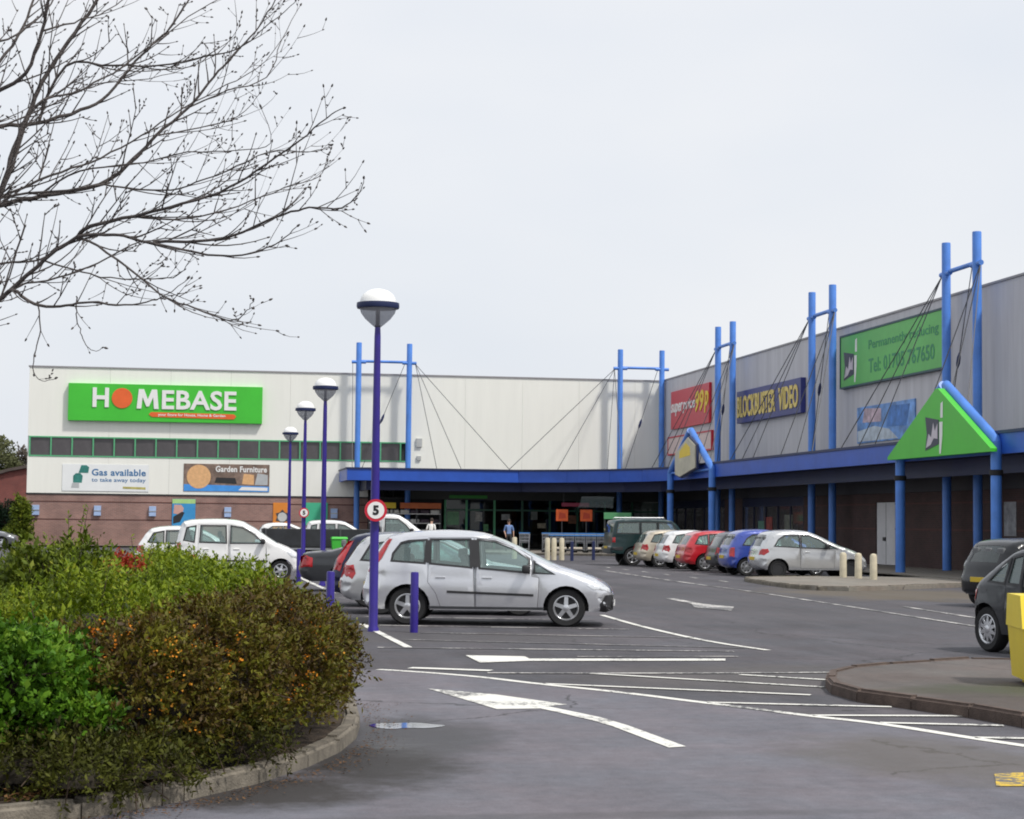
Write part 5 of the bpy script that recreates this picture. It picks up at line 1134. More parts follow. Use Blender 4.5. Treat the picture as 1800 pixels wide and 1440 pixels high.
for x in (-1.85, 1.85): part('post', MB().tube([(x, 0, 0), (x, 0, .92)], .03, 8), DGREY, tb)
for x in (-1.3, -.45, .55, 1.3): part('buffer', MB().bbox(x - .36, x + .36, -.05, .05, .20, .30, .02), mat('buffer_cream', (0.66, 0.60, 0.50), 0.6), tb)

# ------------------------------------------------------------------ people
def person(label, loc, rotz, top, legs_m, pose, hair=(0.03, 0.02, 0.015)):
    J = dict(pel=(0, 0, .94, .135, .11), wai=(0, .02, 1.10, .125, .095), che=(0, .03, 1.30, .155, .105), nec=(0, .03, 1.47, .055, .055), hea=(0, .04, 1.56, .07, .08), top=(0, .03, 1.68, .085, .095), crn=(0, .02, 1.74, .05, .055))
    lean = pose.get('lean', 0); V = []; E = []; N = {}; Rr = []
    def add(k, p, r): N[k] = len(V); V.append(Vector(p)); Rr.append(r)
    for k, (x, y, z, rx, ry) in J.items():
        y2 = y - max(0, z - .94) * lean; add(k, (x, y2, z), (rx, ry))
    for a, b in (('pel', 'wai'), ('wai', 'che'), ('che', 'nec'), ('nec', 'hea'), ('hea', 'top'), ('top', 'crn')): E.append((N[a], N[b]))
    cy = V[N['che']].y
    for s, sw_ in ((-1, pose.get('arm_l', .1)), (1, pose.get('arm_r', -.1))):
        add('sh%d' % s, (s * .19, cy, 1.41), (.058, .055)); add('el%d' % s, (s * .25, cy + sw_ * .4, 1.13), (.043, .043)); add('wr%d' % s, (s * .235, cy - abs(sw_) * .5 - .05, .90), (.03, .03)); add('pa%d' % s, (s * .23, cy - abs(sw_) * .5 - .07, .81), (.036, .018))
        E.extend([(N['che'], N['sh%d' % s]), (N['sh%d' % s], N['el%d' % s]), (N['el%d' % s], N['wr%d' % s]), (N['wr%d' % s], N['pa%d' % s])])
        pa = V[N['pa%d' % s]]
        for q in range(4):
            fx = pa.x; fy = pa.y - .03 + .02 * q; k1, k2 = 'f%d%d' % (s, q), 'g%d%d' % (s, q); ln = (.04, .046, .044, .035)[q]
            add(k1, (fx, fy, pa.z - ln), (.0085, .0085)); add(k2, (fx - s * .012, fy, pa.z - 2 * ln), (.0075, .0075)); E.extend([(N['pa%d' % s], N[k1]), (N[k1], N[k2])])
        add('t%d' % s, (pa.x - s * .01, pa.y - .045, pa.z + .02), (.010, .010)); add('u%d' % s, (pa.x - s * .015, pa.y - .06, pa.z - .025), (.008, .008)); E.extend([(N['pa%d' % s], N['t%d' % s]), (N['t%d' % s], N['u%d' % s])])
        st_ = pose.get('stride', 0) * s
        add('hi%d' % s, (s * .095, 0, .87), (.088, .088)); add('kn%d' % s, (s * .10, -st_ * .35 - .02, .50), (.058, .06)); add('an%d' % s, (s * .10, -st_ * .7 + .03, .10), (.038, .04)); add('he%d' % s, (s * .10, -st_ * .7, .045), (.04, .04)); add('to%d' % s, (s * .115, -st_ * .7 - .17, .035), (.036, .028))
        E.extend([(N['pel'], N['hi%d' % s]), (N['hi%d' % s], N['kn%d' % s]), (N['kn%d' % s], N['an%d' % s]), (N['an%d' % s], N['he%d' % s]), (N['he%d' % s], N['to%d' % s])])
    me = bpy.data.meshes.new('p'); me.from_pydata([v[:] for v in V], E, []); o = bpy.data.objects.new('p', me); col.objects.link(o)
    sk = o.modifiers.new('s', 'SKIN'); sb_ = o.modifiers.new('d', 'SUBSURF'); sb_.levels = 2; sk.use_smooth_shade = True
    for i, (a, b) in enumerate(Rr): me.skin_vertices[0].data[i].radius = (a, b)
    me.skin_vertices[0].data[N['pel']].use_root = True
    for i in range(len(V)):
        if i != N['pel']: me.skin_vertices[0].data[i].use_root = False
    dg = bpy.context.evaluated_depsgraph_get(); bm_ = bpy.data.meshes.new_from_object(o.evaluated_get(dg)); bpy.data.objects.remove(o)
    bm_.name = 'person'; SK = mat('skin', (0.50, 0.30, 0.22), 0.55, 0.06, 6); SHOE = mat('shoe_black', (0.02, 0.02, 0.022), 0.5)
    bm_.materials.clear()
    for m_ in (SK, top, legs_m, SHOE): bm_.materials.append(m_)
    for p in bm_.polygons:
        c = p.center; k = 0
        if c.z < .085: k = 3
        elif c.z < .96 and abs(c.x) < .20: k = 2
        elif c.z < 1.445 and not (abs(c.x) > .17 and c.z < 1.12): k = 1
        p.material_index = k; p.use_smooth = True
    r = setp(link('person', bm_, None, loc, rotz), label, 'person')
    hy = V[N['top']].y
    part('hair', MB().lathe([(.092, 1.60 + .0), (.102, 1.66), (.095, 1.73), (.06, 1.775), (0, 1.785)], 16, (0, hy + .018, 0)), mat('hair_dark', hair, 0.7, 0.3, 20), r, 60)
    nose = MB().tube([(0, hy - .085, 1.645), (0, hy - .112, 1.61), (0, hy - .09, 1.60)], [.008, .014, .012], 6)
    part('nose', nose, SK, r, 60)
    for s in (-1, 1):
        part('ear', MB().bbox(s * .088 - .008, s * .088 + .008, hy - .02, hy + .025, 1.59, 1.655, .006), SK, r); part('eye', MB().bbox(s * .034 - .012, s * .034 + .012, hy - .096, hy - .08, 1.645, 1.66, .004), DARK, r)
    part('mouth', MB().bbox(-.025, .025, hy - .095, hy - .08, 1.565, 1.574, .003), mat('lips', (0.32, 0.12, 0.10), 0.5), r)
    return r
person('person in a white shirt and dark trousers at the shelf display', (12.9, 104.6, .10), R(160), mat('shirt_white', (0.78, 0.77, 0.74), 0.8, 0.06, 4), mat('trousers_dark', (0.03, 0.032, 0.036), 0.8), dict(lean=.35, stride=.15, arm_l=.3, arm_r=.2))
person('person in a pale blue top and dark trousers before the glass entrance', (17.1, 103.2, .10), R(10), mat('top_blue', (0.16, 0.26, 0.50), 0.8, 0.1, 4), MATS['trousers_dark'], dict(lean=.03, stride=.3, arm_l=.15, arm_r=-.15))
# ------------------------------------------------------------------ planting
rng = np.random.default_rng(11)
def leaves_mesh(name, P, A, B, m):
    # one small pointed leaf (two triangles folded on its rib) per row: centre P, half length A, half width B
    n = len(P); Nn = np.cross(A, B); Nn /= np.linalg.norm(Nn, axis=1)[:, None] + 1e-9
    V = np.empty((n, 4, 3)); lift = Nn * np.linalg.norm(B, axis=1)[:, None] * .35
    V[:, 0] = P - A; V[:, 1] = P + B + lift; V[:, 2] = P + A; V[:, 3] = P - B + lift
    me = bpy.data.meshes.new(name); me.vertices.add(4 * n); me.vertices.foreach_set('co', V.reshape(-1).astype(np.float32))
    idx = (np.arange(n) * 4)[:, None] + np.array([[0, 1, 2, 0, 2, 3]]); me.loops.add(6 * n); me.loops.foreach_set('vertex_index', idx.reshape(-1).astype(np.int32))
    me.polygons.add(2 * n); me.polygons.foreach_set('loop_start', (np.arange(2 * n) * 3).astype(np.int32)); me.polygons.foreach_set('loop_total', np.full(2 * n, 3, np.int32))
    me.update(calc_edges=True); me.validate(); me.materials.append(m); return me
def unit(a): return a / (np.linalg.norm(a, axis=1)[:, None] + 1e-9)
def sprigs(blobs, n, ln, per, size, aspect, up=.5, spread=.5, depth=(.70, 1.04), zmin=.12, lump=.14, seed=1):
    # short leafy shoots growing outward from lumpy rounded masses
    r = np.random.default_rng(seed); vol = np.array([b[3] * b[4] + b[3] * b[5] + b[4] * b[5] for b in blobs]); pick = r.choice(len(blobs), n, p=vol / vol.sum())
    Bc = np.array([b[:3] for b in blobs])[pick]; Br = np.array([b[3:6] for b in blobs])[pick]
    d = unit(r.normal(size=(n, 3))); d[:, 2] = np.where(d[:, 2] < -.35, -d[:, 2], d[:, 2])
    ph = r.uniform(0, 6, 6)
    bump = 1 + lump * (np.sin(d[:, 0] * 5.1 + ph[0] + pick) * np.sin(d[:, 1] * 4.3 + ph[1]) + .7 * np.sin(d[:, 2] * 7 + ph[2] + d[:, 0] * 6) + .5 * np.sin(d[:, 1] * 11 + ph[3]) * np.sin(d[:, 2] * 9 + ph[4]))
    rad = r.uniform(depth[0] ** 2, depth[1] ** 2, n) ** .5 * bump
    O = Bc + d * Br * rad[:, None]
    keep = O[:, 2] > zmin
    for b in blobs:
        q = (((O - np.array(b[:3])) / np.array(b[3:6])) ** 2).sum(1); keep &= q > .42
    O, d, Br = O[keep], d[keep], Br[keep]; n = len(O)
    nd = unit(d / Br); S = unit(nd * 1.0 + np.array([0, 0, up]) + r.normal(size=(n, 3)) * spread); L = ln * r.uniform(.55, 1.25, n)
    t = (np.arange(per) + .5) / per; T = np.tile(t, n) + r.normal(size=n * per) * .04
    i = np.repeat(np.arange(n), per); P = O[i] + S[i] * (L[i] * T)[:, None]
    side = unit(np.cross(S[i], unit(r.normal(size=(n * per, 3)))))
    A = unit(S[i] * .7 + side * .9 + np.array([0, 0, .15])); sz = size * np.clip(r.lognormal(-.05, .38, n * per), .4, 2.1); Bv = unit(np.cross(A, S[i] + r.normal(size=(n * per, 3)) * .5))
    A = A * sz[:, None]; P = P + A * .9; Bv = Bv * (sz * aspect)[:, None]
    return P, A, Bv, O, S, L
def twig_mb(O, S, L, k, rad, seed=2, back=1.6):
    mb = MB(); r = random.Random(seed)
    for i in r.sample(range(len(O)), min(k, len(O))):
        a, b = Vector(O[i]), Vector(S[i]) * L[i]; mb.tube([a - b * back, a, a + b], [rad * 1.5, rad, rad * .4], 4, False)
    return mb
TWIG = mat('shrub_twigs', (0.060, 0.040, 0.026), 0.9, 0.4, 8)
CORE = mat('shrub_dark_core', (0.022, 0.017, 0.010), 0.95, 0.5, 9, 0, 0.8, 20)  # solid dark core added to block seeing through; stands in for shaded insides
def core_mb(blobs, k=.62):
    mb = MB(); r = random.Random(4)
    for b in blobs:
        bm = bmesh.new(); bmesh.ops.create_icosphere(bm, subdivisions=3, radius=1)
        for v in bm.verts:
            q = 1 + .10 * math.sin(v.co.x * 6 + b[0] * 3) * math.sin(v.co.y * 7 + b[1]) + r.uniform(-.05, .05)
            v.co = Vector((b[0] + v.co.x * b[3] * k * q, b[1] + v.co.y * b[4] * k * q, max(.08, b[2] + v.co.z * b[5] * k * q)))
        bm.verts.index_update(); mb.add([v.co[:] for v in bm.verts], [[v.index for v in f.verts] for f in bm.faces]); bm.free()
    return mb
def shrub(name, label, cat, blobs, n, ln, per, size, aspect, lm, twigs=120, tr_=.004, group=None, **k):
    bx = sum(b[0] for b in blobs) / len(blobs); by = sum(b[1] for b in blobs) / len(blobs)
    root = thing(name, label, cat, (bx, by, .10), 0, group); off = np.array([bx, by, .10])
    P, A, B, O, S, L = sprigs(blobs, n, ln, per, size, aspect, **k)
    f = link('foliage', leaves_mesh('foliage', P - off, A, B, lm), root); f['kind'] = 'stuff'
    c = core_mb([(b[0] - bx, b[1] - by, b[2] - .10) + tuple(b[3:]) for b in blobs]); part('dark_core', c, CORE, root, 60, None, 'stuff')
    if twigs:
        tm = twig_mb(O - off, S, L, twigs, tr_, k.get('seed', 1)); part('twig', tm, TWIG, root, None, None, 'stuff')
    return root, (P, A, B, O, S, L, off)

LF_DARK = leaf_mat('berberis_leaf', [(0.012, 0.007, 0.004), (0.056, 0.032, 0.008), (0.098, 0.068, 0.010), (0.110, 0.112, 0.010), (0.19, 0.18, 0.017)], .5, .15)
LF_YEL = leaf_mat('yellow_green_leaf', [(0.022, 0.036, 0.004), (0.075, 0.115, 0.006), (0.140, 0.205, 0.008), (0.23, 0.29, 0.016), (0.24, 0.24, 0.02)], .55, .25)
LF_BRIGHT = leaf_mat('bright_green_leaf', [(0.020, 0.050, 0.006), (0.060, 0.155, 0.010), (0.13, 0.27, 0.018), (0.25, 0.38, 0.04)], .5, .3)
LF_OLIVE = leaf_mat('olive_leaf', [(0.020, 0.030, 0.005), (0.065, 0.095, 0.008), (0.125, 0.170, 0.012), (0.21, 0.22, 0.02)], .6, .2)
LF_LOW = leaf_mat('low_olive_leaf', [(0.014, 0.014, 0.004), (0.038, 0.038, 0.006), (0.070, 0.080, 0.009), (0.12, 0.12, 0.014)], .6, .2)
LF_RED = leaf_mat('red_leaf', [(0.20, 0.02, 0.012), (0.40, 0.05, 0.02), (0.30, 0.10, 0.04)], .5, .2)

B_ = [(-.38, 12.05, .49, .55, .50, .49), (.0, 12.75, .50, .62, .60, .54), (.36, 13.55, .53, .64, .70, .56), (.53, 14.5, .54, .66, .75, .53), (.52, 15.7, .50, .68, .9, .50)]
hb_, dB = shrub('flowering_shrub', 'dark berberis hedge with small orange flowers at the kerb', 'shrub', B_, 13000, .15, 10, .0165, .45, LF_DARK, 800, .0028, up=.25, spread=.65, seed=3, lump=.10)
P, A, Bv, O, S, L, off = dB
# orange blossom hanging in loose groups on the near face
r = np.random.default_rng(21); face = np.where((O[:, 2] > .42) & (O[:, 2] < .90) & (S[:, 1] < .35))[0]
cent = O[r.choice(face, 95)]; dmin = np.min(np.linalg.norm(O[face][:, None] - cent[None], axis=2), axis=1); sel = face[dmin < .07]
k = 5; i = np.repeat(sel, k); fp = O[i] + S[i] * (L[i] * r.uniform(.8, 1.25, len(i)))[:, None] + r.normal(size=(len(i), 3)) * .016
fa = unit(r.normal(size=(len(i), 3))) * .0095; fb = unit(np.cross(fa, r.normal(size=(len(i), 3)))) * .0085
f = link('blossom', leaves_mesh('blossom', fp - off, fa, fb, leaf_mat('orange_blossom', [(0.55, 0.14, 0.012), (0.70, 0.26, 0.02), (0.75, 0.38, 0.05)], .6, .25)), hb_); f['kind'] = 'stuff'

C_ = [(.22, 17.4, .50, 1.0, 1.2, .60), (-.05, 19.6, .52, 1.05, 1.5, .62), (-.25, 22.2, .52, 1.1, 1.6, .62), (-.5, 25.0, .55, 1.1, 1.6, .62), (.40, 15.9, .66, .60, .9, .52), (-.75, 14.6, .58, .85, 1.0, .62), (-1.3, 17.2, .55, 1.1, 1.5, .62)]
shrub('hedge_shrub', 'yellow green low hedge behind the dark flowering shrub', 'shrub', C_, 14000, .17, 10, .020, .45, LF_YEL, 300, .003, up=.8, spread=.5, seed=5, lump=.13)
D_ = [(-1.22, 16.6, .74, .55, .7, .62), (-2.1, 15.2, .52, .7, .9, .60), (-2.3, 17.8, .52, .8, 1.1, .62), (-3.3, 16.5, .52, 1.0, 1.0, .60)]
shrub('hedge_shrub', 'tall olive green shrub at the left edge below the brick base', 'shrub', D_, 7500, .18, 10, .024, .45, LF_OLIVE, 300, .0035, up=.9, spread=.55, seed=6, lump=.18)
A_ = [(-1.48, 11.72, .62, .50, .42, .40), (-1.02, 11.60, .66, .34, .34, .27), (-.76, 11.62, .42, .26, .26, .19), (-1.30, 11.5, .45, .35, .28, .20)]
shrub('leafy_shrub', 'bright green broad leaved shrub at the bottom left corner', 'shrub', A_, 3600, .15, 9, .019, .60, LF_BRIGHT, 60, .004, up=.4, spread=.6, seed=8, lump=.3, zmin=.24)
E_ = [(-.62, 11.02, .17, .26, .22, .16), (-.28, 11.38, .17, .24, .22, .15), (-.95, 11.35, .20, .55, .35, .20), (-.45, 11.5, .20, .35, .3, .18), (-.30, 11.85, .22, .40, .30, .18), (.25, 12.6, .22, .35, .4, .20)]
shrub('hedge_shrub', 'low straggling olive growth along the pale kerb', 'shrub', E_, 3000, .16, 8, .016, .42, LF_LOW, 260, .0028, up=.15, spread=.8, seed=9, lump=.2, zmin=.12)

def sapling(label, base, h, n, lm, size, seed, leanx=0.0):
    rr = random.Random(seed); root = thing('sapling', label, 'young shoot', base, 0, None)
    st_ = MB(); P = []; A = []; B = []
    for q in range(n):
        a = rr.uniform(0, 6.28); tip = Vector((math.cos(a) * h * .16 + leanx, math.sin(a) * h * .16, h * rr.uniform(.75, 1.0))); mid = tip * .5 + Vector((0, 0, h * .05))
        st_.tube([(0, 0, 0), mid, tip], [.006, .005, .002], 5, False)
        for j in range(16):
            t = .35 + .65 * j / 15; p = mid.lerp(tip, max(0, (t - .5) * 2)) if t > .5 else mid * (t * 2)
            d = Vector((rr.uniform(-1, 1), rr.uniform(-1, 1), rr.uniform(0, 1))).normalized() * size; P.append(p + d); A.append(d); B.append(d.orthogonal().normalized() * size * .45)
    part('stem', st_, TWIG, root)
    f = link('foliage', leaves_mesh('foliage', np.array(P), np.array(A), np.array(B), lm), root); f['kind'] = 'stuff'
sapling('thin upright shoot rising in front of the brick base', (-1.15, 18.0, .9), .92, 3, LF_OLIVE, .026, 1)
sapling('leafy shoots rising in front of the white boxy car', (-.55, 19.6, .8), .72, 4, LF_YEL, .026, 2)
sapling('slim shoots by the front wheel of the white boxy car', (.35, 20.4, .85), .45, 3, LF_YEL, .022, 3)
RD_ = [(-.78, 21.2, .98, .22, .22, .24)]
shrub('red_shrub', 'red leaved sprig standing above the hedge by the white hatchback', 'shrub', RD_, 200, .12, 8, .020, .5, LF_RED, 20, .003, up=.8, seed=12)

# fallen leaves along the kerb
r = np.random.default_rng(31); n = 900; t = r.uniform(0, 1, n); kp = np.array([(-1.3, 10.55), (-.5, 11.05), (.1, 11.7), (.9, 13.2), (1.3, 14.7), (1.5, 17.5)]); s_ = t * 5; k = np.minimum(s_.astype(int), 4)
q = kp[k] + (kp[k + 1] - kp[k]) * (s_ - k)[:, None]; q = q + np.stack([np.abs(r.normal(size=n)) * .16 + .02, -np.abs(r.normal(size=n)) * .10], 1)
P = np.concatenate([q, np.full((n, 1), .016)], 1); a = r.uniform(0, 6.28, n); A = np.stack([np.cos(a), np.sin(a), r.uniform(-.2, .3, n)], 1) * r.uniform(.006, .017, n)[:, None]; Bv = np.stack([-np.sin(a), np.cos(a), r.uniform(-.3, .3, n)], 1) * r.uniform(.004, .010, n)[:, None]
LITTER = leaf_mat('dead_leaf', [(0.05, 0.028, 0.014), (0.13, 0.065, 0.025), (0.20, 0.11, 0.05)], .8, .1)
o = setp(link('leaf_litter', leaves_mesh('leaf_litter', P, A, Bv, LITTER)), 'scattered dead brown leaves along the foot of the pale kerb', 'leaf litter', None, 'stuff')
n = 1500; P = np.stack([r.uniform(-1.8, -.2, n), r.uniform(10.75, 12.1, n), np.full(n, .118) + r.uniform(0, .03, n)], 1); P[:, 1] = np.maximum(P[:, 1], 11.05 + (P[:, 0] + .75) * .85 + .05)
a = r.uniform(0, 6.28, n); A = np.stack([np.cos(a), np.sin(a), r.uniform(-.5, .5, n)], 1) * r.uniform(.01, .03, n)[:, None]; Bv = np.stack([-np.sin(a), np.cos(a), r.uniform(-.5, .5, n)], 1) * r.uniform(.006, .016, n)[:, None]
setp(link('leaf_litter', leaves_mesh('leaf_litter', P, A, Bv, LITTER)), 'drift of dead orange brown leaves under the bright green shrub', 'leaf litter', None, 'stuff')

# ------------------------------------------------------------------ bare tree in the bed, its crown reaching in from the left
LIMBS=[
 ([(-1.34, 11.12, 2.84), (-1.14, 11.02, 2.94), (-0.93, 10.9, 3.12), (-0.7, 10.79, 3.28), (-0.5, 10.68, 3.28), (-0.27, 10.58, 3.23), (0.03, 10.47, 3.16), (0.26, 10.36, 3.16), (0.41, 10.27, 3.22), (0.5, 10.18, 3.29)],0.0222,0.0027),
 ([(-0.71, 10.89, 3.29), (-0.63, 10.78, 3.34), (-0.39, 10.65, 3.39), (-0.18, 10.53, 3.43), (0.08, 10.39, 3.5), (0.28, 10.26, 3.6), (0.5, 10.13, 3.75), (0.64, 10.01, 3.86), (0.72, 9.9, 3.89)],0.0158,0.0027),
 ([(-0.28, 10.82, 3.27), (0.13, 10.6, 3.28), (0.43, 10.39, 3.39), (0.57, 10.21, 3.4), (0.73, 10.03, 3.38), (0.8, 9.87, 3.42), (0.82, 9.71, 3.48)],0.0111,0.0021),
 ([(-1.4, 11.5, 3.5), (-1.2, 11.49, 3.56), (-0.95, 11.47, 3.62), (-0.62, 11.44, 3.7), (-0.42, 11.42, 3.86), (-0.29, 11.42, 4.01), (-0.11, 11.41, 4.18), (0.01, 11.41, 4.34), (0.13, 11.4, 4.49), (0.26, 11.4, 4.63), (0.38, 11.4, 4.83), (0.46, 11.4, 4.98)],0.0238,0.0032),
 ([(-1.29, 11.38, 3.54), (-0.8, 11.34, 3.64), (-0.57, 11.35, 3.69)],0.0127,0.0067),
 ([(-1.46, 11.88, 4.06), (-1.26, 11.92, 4.12), (-1.04, 11.96, 4.16), (-0.78, 11.98, 4.26), (-0.61, 12.02, 4.38), (-0.45, 12.06, 4.61), (-0.26, 12.09, 4.82), (-0.13, 12.13, 5.03), (-0.08, 12.19, 5.18)],0.0222,0.0053),
 ([(-1.37, 11.31, 3.26), (-1.18, 11.28, 3.59), (-1.11, 11.28, 3.86), (-1.03, 11.29, 4.08), (-0.96, 11.29, 4.27), (-0.81, 11.28, 4.52), (-0.67, 11.27, 4.74), (-0.63, 11.29, 4.88)],0.0285,0.0107),
 ([(-1.34, 10.85, 4.0), (-1.14, 10.77, 4.09), (-1.0, 10.7, 4.18), (-0.91, 10.63, 4.41), (-0.88, 10.57, 4.57), (-0.86, 10.52, 4.69)],0.0190,0.0080),
 ([(-1.45, 12.26, 4.45), (-1.32, 12.36, 4.63), (-1.19, 12.46, 4.89), (-1.13, 12.57, 5.15)],0.0190,0.0080),
 ([(-1.02, 11.8, 4.12), (-0.86, 11.7, 4.47), (-0.56, 11.59, 4.46), (-0.22, 11.48, 4.46), (0.05, 11.37, 4.51), (0.2, 11.28, 4.54), (0.42, 11.18, 4.71), (0.52, 11.1, 4.8)],0.0111,0.0021),
 ([(-1.18, 11.25, 3.57), (-1.01, 11.33, 4.12), (-0.78, 11.42, 4.24), (-0.56, 11.51, 4.4), (-0.33, 11.59, 4.6), (-0.12, 11.68, 4.81), (0.12, 11.76, 4.99)],0.0127,0.0027),
 ([(-1.29, 10.71, 2.73), (-1.1, 10.62, 2.89), (-1.03, 10.54, 2.94), (-0.9, 10.47, 2.86), (-0.76, 10.39, 2.84), (-0.63, 10.31, 2.86), (-0.45, 10.23, 2.84), (-0.29, 10.15, 2.85), (-0.19, 10.07, 2.88), (-0.08, 9.99, 2.96)],0.0190,0.0021),
 ([(-0.89, 10.54, 2.88), (-0.88, 10.52, 2.83), (-0.87, 10.51, 2.72), (-0.89, 10.5, 2.61), (-0.9, 10.49, 2.49), (-0.85, 10.47, 2.44), (-0.78, 10.44, 2.45)],0.0057,0.0019),
 ([(-0.68, 10.5, 2.91), (-0.68, 10.52, 2.85), (-0.67, 10.54, 2.77), (-0.65, 10.56, 2.7), (-0.62, 10.57, 2.64), (-0.57, 10.59, 2.62), (-0.53, 10.59, 2.64)],0.0051,0.0019),
 ([(-0.71, 10.89, 3.29), (-0.63, 10.74, 3.25), (-0.42, 10.57, 3.09), (-0.23, 10.41, 2.93), (-0.08, 10.25, 2.85), (0.1, 10.09, 2.77), (0.18, 9.94, 2.75), (0.23, 9.78, 2.78), (0.26, 9.64, 2.82)],0.0101,0.0019),
 ([(-1.42, 11.72, 3.23), (-1.22, 11.77, 3.25), (-1.0, 11.81, 3.28), (-0.82, 11.86, 3.39), (-0.62, 11.9, 3.47), (-0.38, 11.93, 3.63)],0.0127,0.0032),
 ([(-0.96, 11.24, 3.21), (-0.74, 11.09, 3.13), (-0.52, 10.93, 3.07), (-0.2, 10.76, 3.06), (-0.11, 10.62, 3.09), (-0.05, 10.48, 3.16)],0.0079,0.0019),
 ([(-1.19, 11.49, 2.98), (-1.13, 11.53, 3.06), (-1.04, 11.55, 3.1), (-0.8, 11.55, 3.16), (-0.57, 11.55, 3.27), (-0.37, 11.56, 3.38), (-0.09, 11.56, 3.42), (0.14, 11.56, 3.54), (0.38, 11.55, 3.7), (0.63, 11.55, 3.75)],0.0095,0.0019),
 ([(-1.21, 11.56, 3.62), (-0.92, 11.61, 3.77), (-0.69, 11.66, 3.87), (-0.45, 11.72, 4.02), (-0.22, 11.77, 4.2), (0.06, 11.81, 4.39), (0.31, 11.86, 4.55), (0.5, 11.92, 4.8)],0.0101,0.0021),
 ([(-0.98, 11.42, 3.61), (-0.73, 11.29, 3.75), (-0.43, 11.15, 3.77), (-0.1, 11.01, 3.83), (0.19, 10.87, 3.83), (0.37, 10.76, 3.86), (0.31, 10.67, 4.04)],0.0076,0.0019),
 ([(-0.61, 11.36, 3.69), (-0.3, 11.24, 3.64), (-0.1, 11.14, 3.66), (0.13, 11.03, 3.74), (0.36, 10.91, 3.83), (0.6, 10.81, 3.83), (0.71, 10.72, 3.85)],0.0076,0.0019),
 ([(-0.39, 10.73, 3.4), (-0.09, 10.74, 3.4), (0.2, 10.75, 3.49), (0.45, 10.76, 3.6), (0.65, 10.78, 3.68), (0.7, 10.83, 3.78)],0.0076,0.0019),
 ([(-0.29, 11.38, 4.0), (-0.04, 11.51, 4.08), (0.2, 11.63, 4.19), (0.33, 11.77, 4.37)],0.0070,0.0019),
 ([(-0.11, 11.45, 4.19), (0.13, 11.55, 4.33), (0.37, 11.65, 4.45), (0.46, 11.77, 4.72), (0.58, 11.89, 4.98)],0.0070,0.0019),
 ([(-1.25, 11.84, 4.1), (-0.96, 11.96, 4.28), (-0.69, 12.08, 4.45), (-0.37, 12.2, 4.53), (-0.09, 12.33, 4.66)],0.0082,0.0021),
 ([(-0.92, 10.65, 4.41), (-0.75, 10.75, 4.5), (-0.57, 10.85, 4.6), (-0.41, 10.95, 4.77)],0.0082,0.0027),
 ([(-1.45, 12.25, 4.67), (-1.22, 12.37, 4.82), (-1.05, 12.5, 5.02), (-0.96, 12.64, 5.25)],0.0127,0.0053),
]
TB = Vector((-2.05, 11.5, .1))
tree = thing('bare_tree', 'leafless tree with long upswept branches and buds against the sky', 'tree', TB)
trk = [Vector((0, 0, 0)), Vector((.02, 0, .6)), Vector((.06, -.02, 1.4)), Vector((.10, 0, 2.2)), Vector((.05, .05, 3.2)), Vector((.12, .05, 4.4)), Vector((.05, .1, 6.0))]
part('trunk', MB().tube(trk, [.15, .12, .11, .10, .075, .05, .015], 14), WOOD, tree, 60)
rr = random.Random(17)
def catmull(pts, sub=4):
    pts = [Vector(p) for p in pts]; out = []
    for i in range(len(pts) - 1):
        p0, p1, p2, p3 = pts[max(i - 1, 0)], pts[i], pts[i + 1], pts[min(i + 2, len(pts) - 1)]
        for k in range(sub):
            t = k / sub; out.append(0.5 * ((2 * p1) + (p2 - p0) * t + (2 * p0 - 5 * p1 + 4 * p2 - p3) * t * t + (3 * p1 - p0 - 3 * p2 + p3) * t ** 3))
    return out + [pts[-1]]
def bud(mb, p, d, s=1.0):
    mb.tube([p, p + d * .005 * s, p + d * .014 * s, p + d * .022 * s], [.0028 * s, .0058 * s, .0050 * s, .0006], 5, False)
def twig(mb, p, d, ln, rad, lev):
    n = max(3, int(ln / .07)); pts = [p.copy()]; d = d.normalized(); curl = rr.uniform(.03, .13)
    for k in range(n):
        d = (d + Vector((rr.gauss(0, .05), rr.gauss(0, .05), curl + rr.gauss(0, .03)))).normalized(); pts.append(pts[-1] + d * ln / n)
    mb.tube(pts, [rad * (1 - .55 * k / n) for k in range(n + 1)], 4, False)
    bud(mb, pts[-1], d, rr.uniform(.7, 1.05))
    for k in range(1, n):
        if rr.random() < .26: bud(mb, pts[k], (d + Vector((rr.gauss(0, 1), rr.gauss(0, 1), rr.gauss(0, .5)))).normalized(), .8)
    if lev > 0:
        for k in range(1, n + 1):
            if rr.random() < .34:
                q = (pts[k] - pts[k - 1]).normalized(); sd = q.cross(Vector((rr.gauss(0, 1), rr.gauss(0, 1), rr.gauss(0, 1)))).normalized()
                twig(mb, pts[k], q * .8 + sd * .75, ln * rr.uniform(.22, .5), max(.0021, rad * .74), lev - 1)
nl = 0
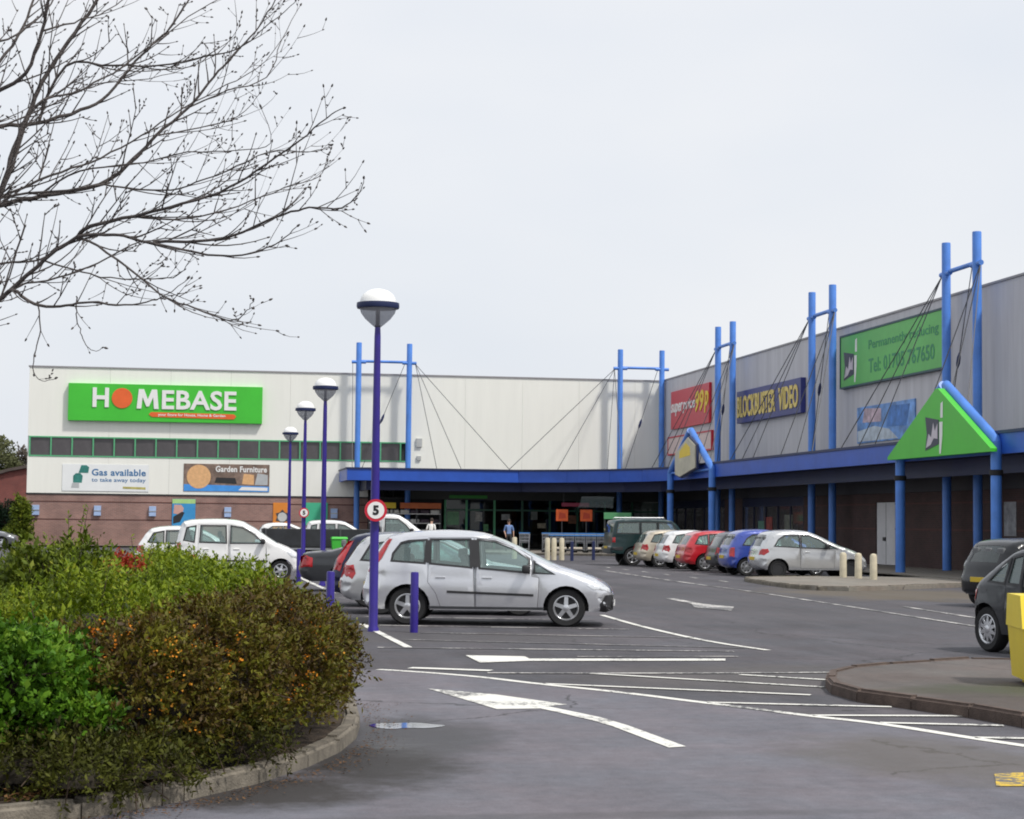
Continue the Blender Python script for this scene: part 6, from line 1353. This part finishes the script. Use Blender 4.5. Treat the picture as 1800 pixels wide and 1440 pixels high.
for pts, r0, r1 in LIMBS:
    mb = MB(); pl = [Vector(p) - TB for p in pts]
    first = pl[0]
    if r0 > .0115 and first.x < .95:
        # run the limb back to the trunk
        zz = max(1.9, min(4.2, first.z - .75)); a = Vector((.08, .0, zz)); pl = [a, a.lerp(first, .5) + Vector((0, 0, -.06))] + pl
    cv = catmull(pl); n = len(cv)
    for k in range(1, n - 1): cv[k] += Vector((rr.gauss(0, .003), rr.gauss(0, .003), rr.gauss(0, .003)))
    rad = [.86 * (r0 + (r1 - r0) * (k / (n - 1)) ** .8) for k in range(n)]
    mb.tube(cv, rad, 8 if r0 > .01 else 6)
    acc = 0.0
    bud(mb, cv[-1], (cv[-1] - cv[-2]).normalized(), 1.2)
    for k in range(1, n - 1):
        acc += (cv[k] - cv[k - 1]).length; t = k / (n - 1)
        if pts[0][2] > 0 and (cv[k] + TB).x < -1.6: continue
        while acc > .075:
            acc -= .075
            if rr.random() < .74:
                q = (cv[k + 1] - cv[k - 1]).normalized(); sd = q.cross(Vector((rr.gauss(0, 1), rr.gauss(0, 1), rr.gauss(0, .6)))).normalized()
                if sd.z < -.3: sd.z *= .3
                small = r0 < .006
                ln = rr.uniform(.12, .62) * (1.05 - .72 * t) * (.35 if small else 1)
                twig(mb, cv[k], q * .95 + sd * rr.uniform(.6, 1.1), ln, min(rad[k] * .65, .0052), 0 if small else (2 if ln > .25 else 1))
    part('branch', mb, WOOD, tree); nl += 1

# ------------------------------------------------------------------ beyond the store on the left
hs = thing('brick_house', 'red brick house with a low dark roof far behind at the left edge', 'house', (-17.0, 165, 0))
part('wall', MB().slab_xz([(-10, 0), (12.0, 0), (12.0, 6.0), (2.6, 5.85), (1.1, 5.55), (-10, 1.8)], 0, 9), brick_mat('house_brick', (0.25, 0.06, 0.05), (0.19, 0.05, 0.045), (0.2, 0.12, 0.10), 'X'), hs)
RF = mat('house_roof', (0.09, 0.07, 0.062), 0.85, 0.3, 1.5)
part('roof', MB().slab_xz([(-10.3, 1.72), (1.1, 5.57), (2.6, 5.87), (12.2, 6.02), (12.2, 6.25), (2.5, 6.1), (1.0, 5.8), (-10.3, 1.95)], -.3, 9.3), RF, hs)
def far_tree(label, x, y, h, rx, lm, seed, n=2600, trunk=.22, group='trees beyond the store'):
    root = thing('far_tree', label, 'tree', (x, y, 0), 0, group); r_ = random.Random(seed)
    tb = MB(); tb.tube([(0, 0, 0), (.1, 0, h * .25), (-.1, .1, h * .55), (.1, 0, h * .92)], [trunk, trunk * .8, trunk * .5, .03], 8)
    bl = []
    for q in range(9):
        a = q * 2.4 + r_.uniform(-.4, .4); zz = h * (.38 + .055 * q); rd = rx * (1 - .06 * q) * r_.uniform(.35, .7)
        e = Vector((math.cos(a) * rd, math.sin(a) * rd, zz)); tb.tube([(0, 0, zz - h * .16), e * .5 + Vector((0, 0, zz * .45)), e], [trunk * .3, trunk * .2, .03], 5, False)
        bl.append((e.x, e.y, e.z, rx * .5 * r_.uniform(.7, 1.2), rx * .5 * r_.uniform(.7, 1.2), h * .15 * r_.uniform(.8, 1.2)))
    part('trunk', tb, WOOD, root, 60)
    P, A, B, O, S, L = sprigs(bl, n, .8, 6, .16, .5, up=.4, spread=.7, depth=(.25, 1.08), zmin=.5, lump=.25, seed=seed)
    f = link('crown', leaves_mesh('crown', P, A, B, lm), root); f['kind'] = 'stuff'
LF_FAR = leaf_mat('spring_crown', [(0.060, 0.062, 0.035), (0.11, 0.12, 0.055), (0.17, 0.185, 0.075)], .7, .25)
LF_GREYB = leaf_mat('budding_crown', [(0.10, 0.085, 0.075), (0.15, 0.13, 0.11), (0.19, 0.17, 0.13)], .8, .2)
far_tree('olive green spring tree at the left edge above the brick house', -20.2, 190, 9.3, 3.6, LF_FAR, 41)
far_tree('grey brown budding tree beside the store corner', -16.6, 194, 8.6, 2.6, LF_GREYB, 42, 1300)
far_tree('small olive tree behind the roof of the brick house', -27, 188, 9.0, 4.0, LF_FAR, 43)
shrub('dark_hedge', 'dark green clipped hedge under the brick house at the left edge', 'hedge', [(-13.4, 118, 1.0, 1.5, 1.2, 1.3), (-11.4, 118.5, 1.0, 1.3, 1.2, 1.35), (-16, 118, .9, 1.7, 1.2, 1.2)], 2600, .3, 8, .06, .5, leaf_mat('dark_hedge_leaf', [(0.010, 0.024, 0.014), (0.022, 0.048, 0.024), (0.035, 0.065, 0.03)], .5, .1), 0, seed=51)
shrub('hedge_shrub', 'olive shrub at the corner of the store brick base', 'shrub', [(-9.9, 110.4, 1.3, .42, .5, 1.35), (-10.1, 110.3, .5, .7, .6, .6)], 1200, .3, 8, .06, .5, LF_OLIVE, 0, seed=52, zmin=.05, up=.8)
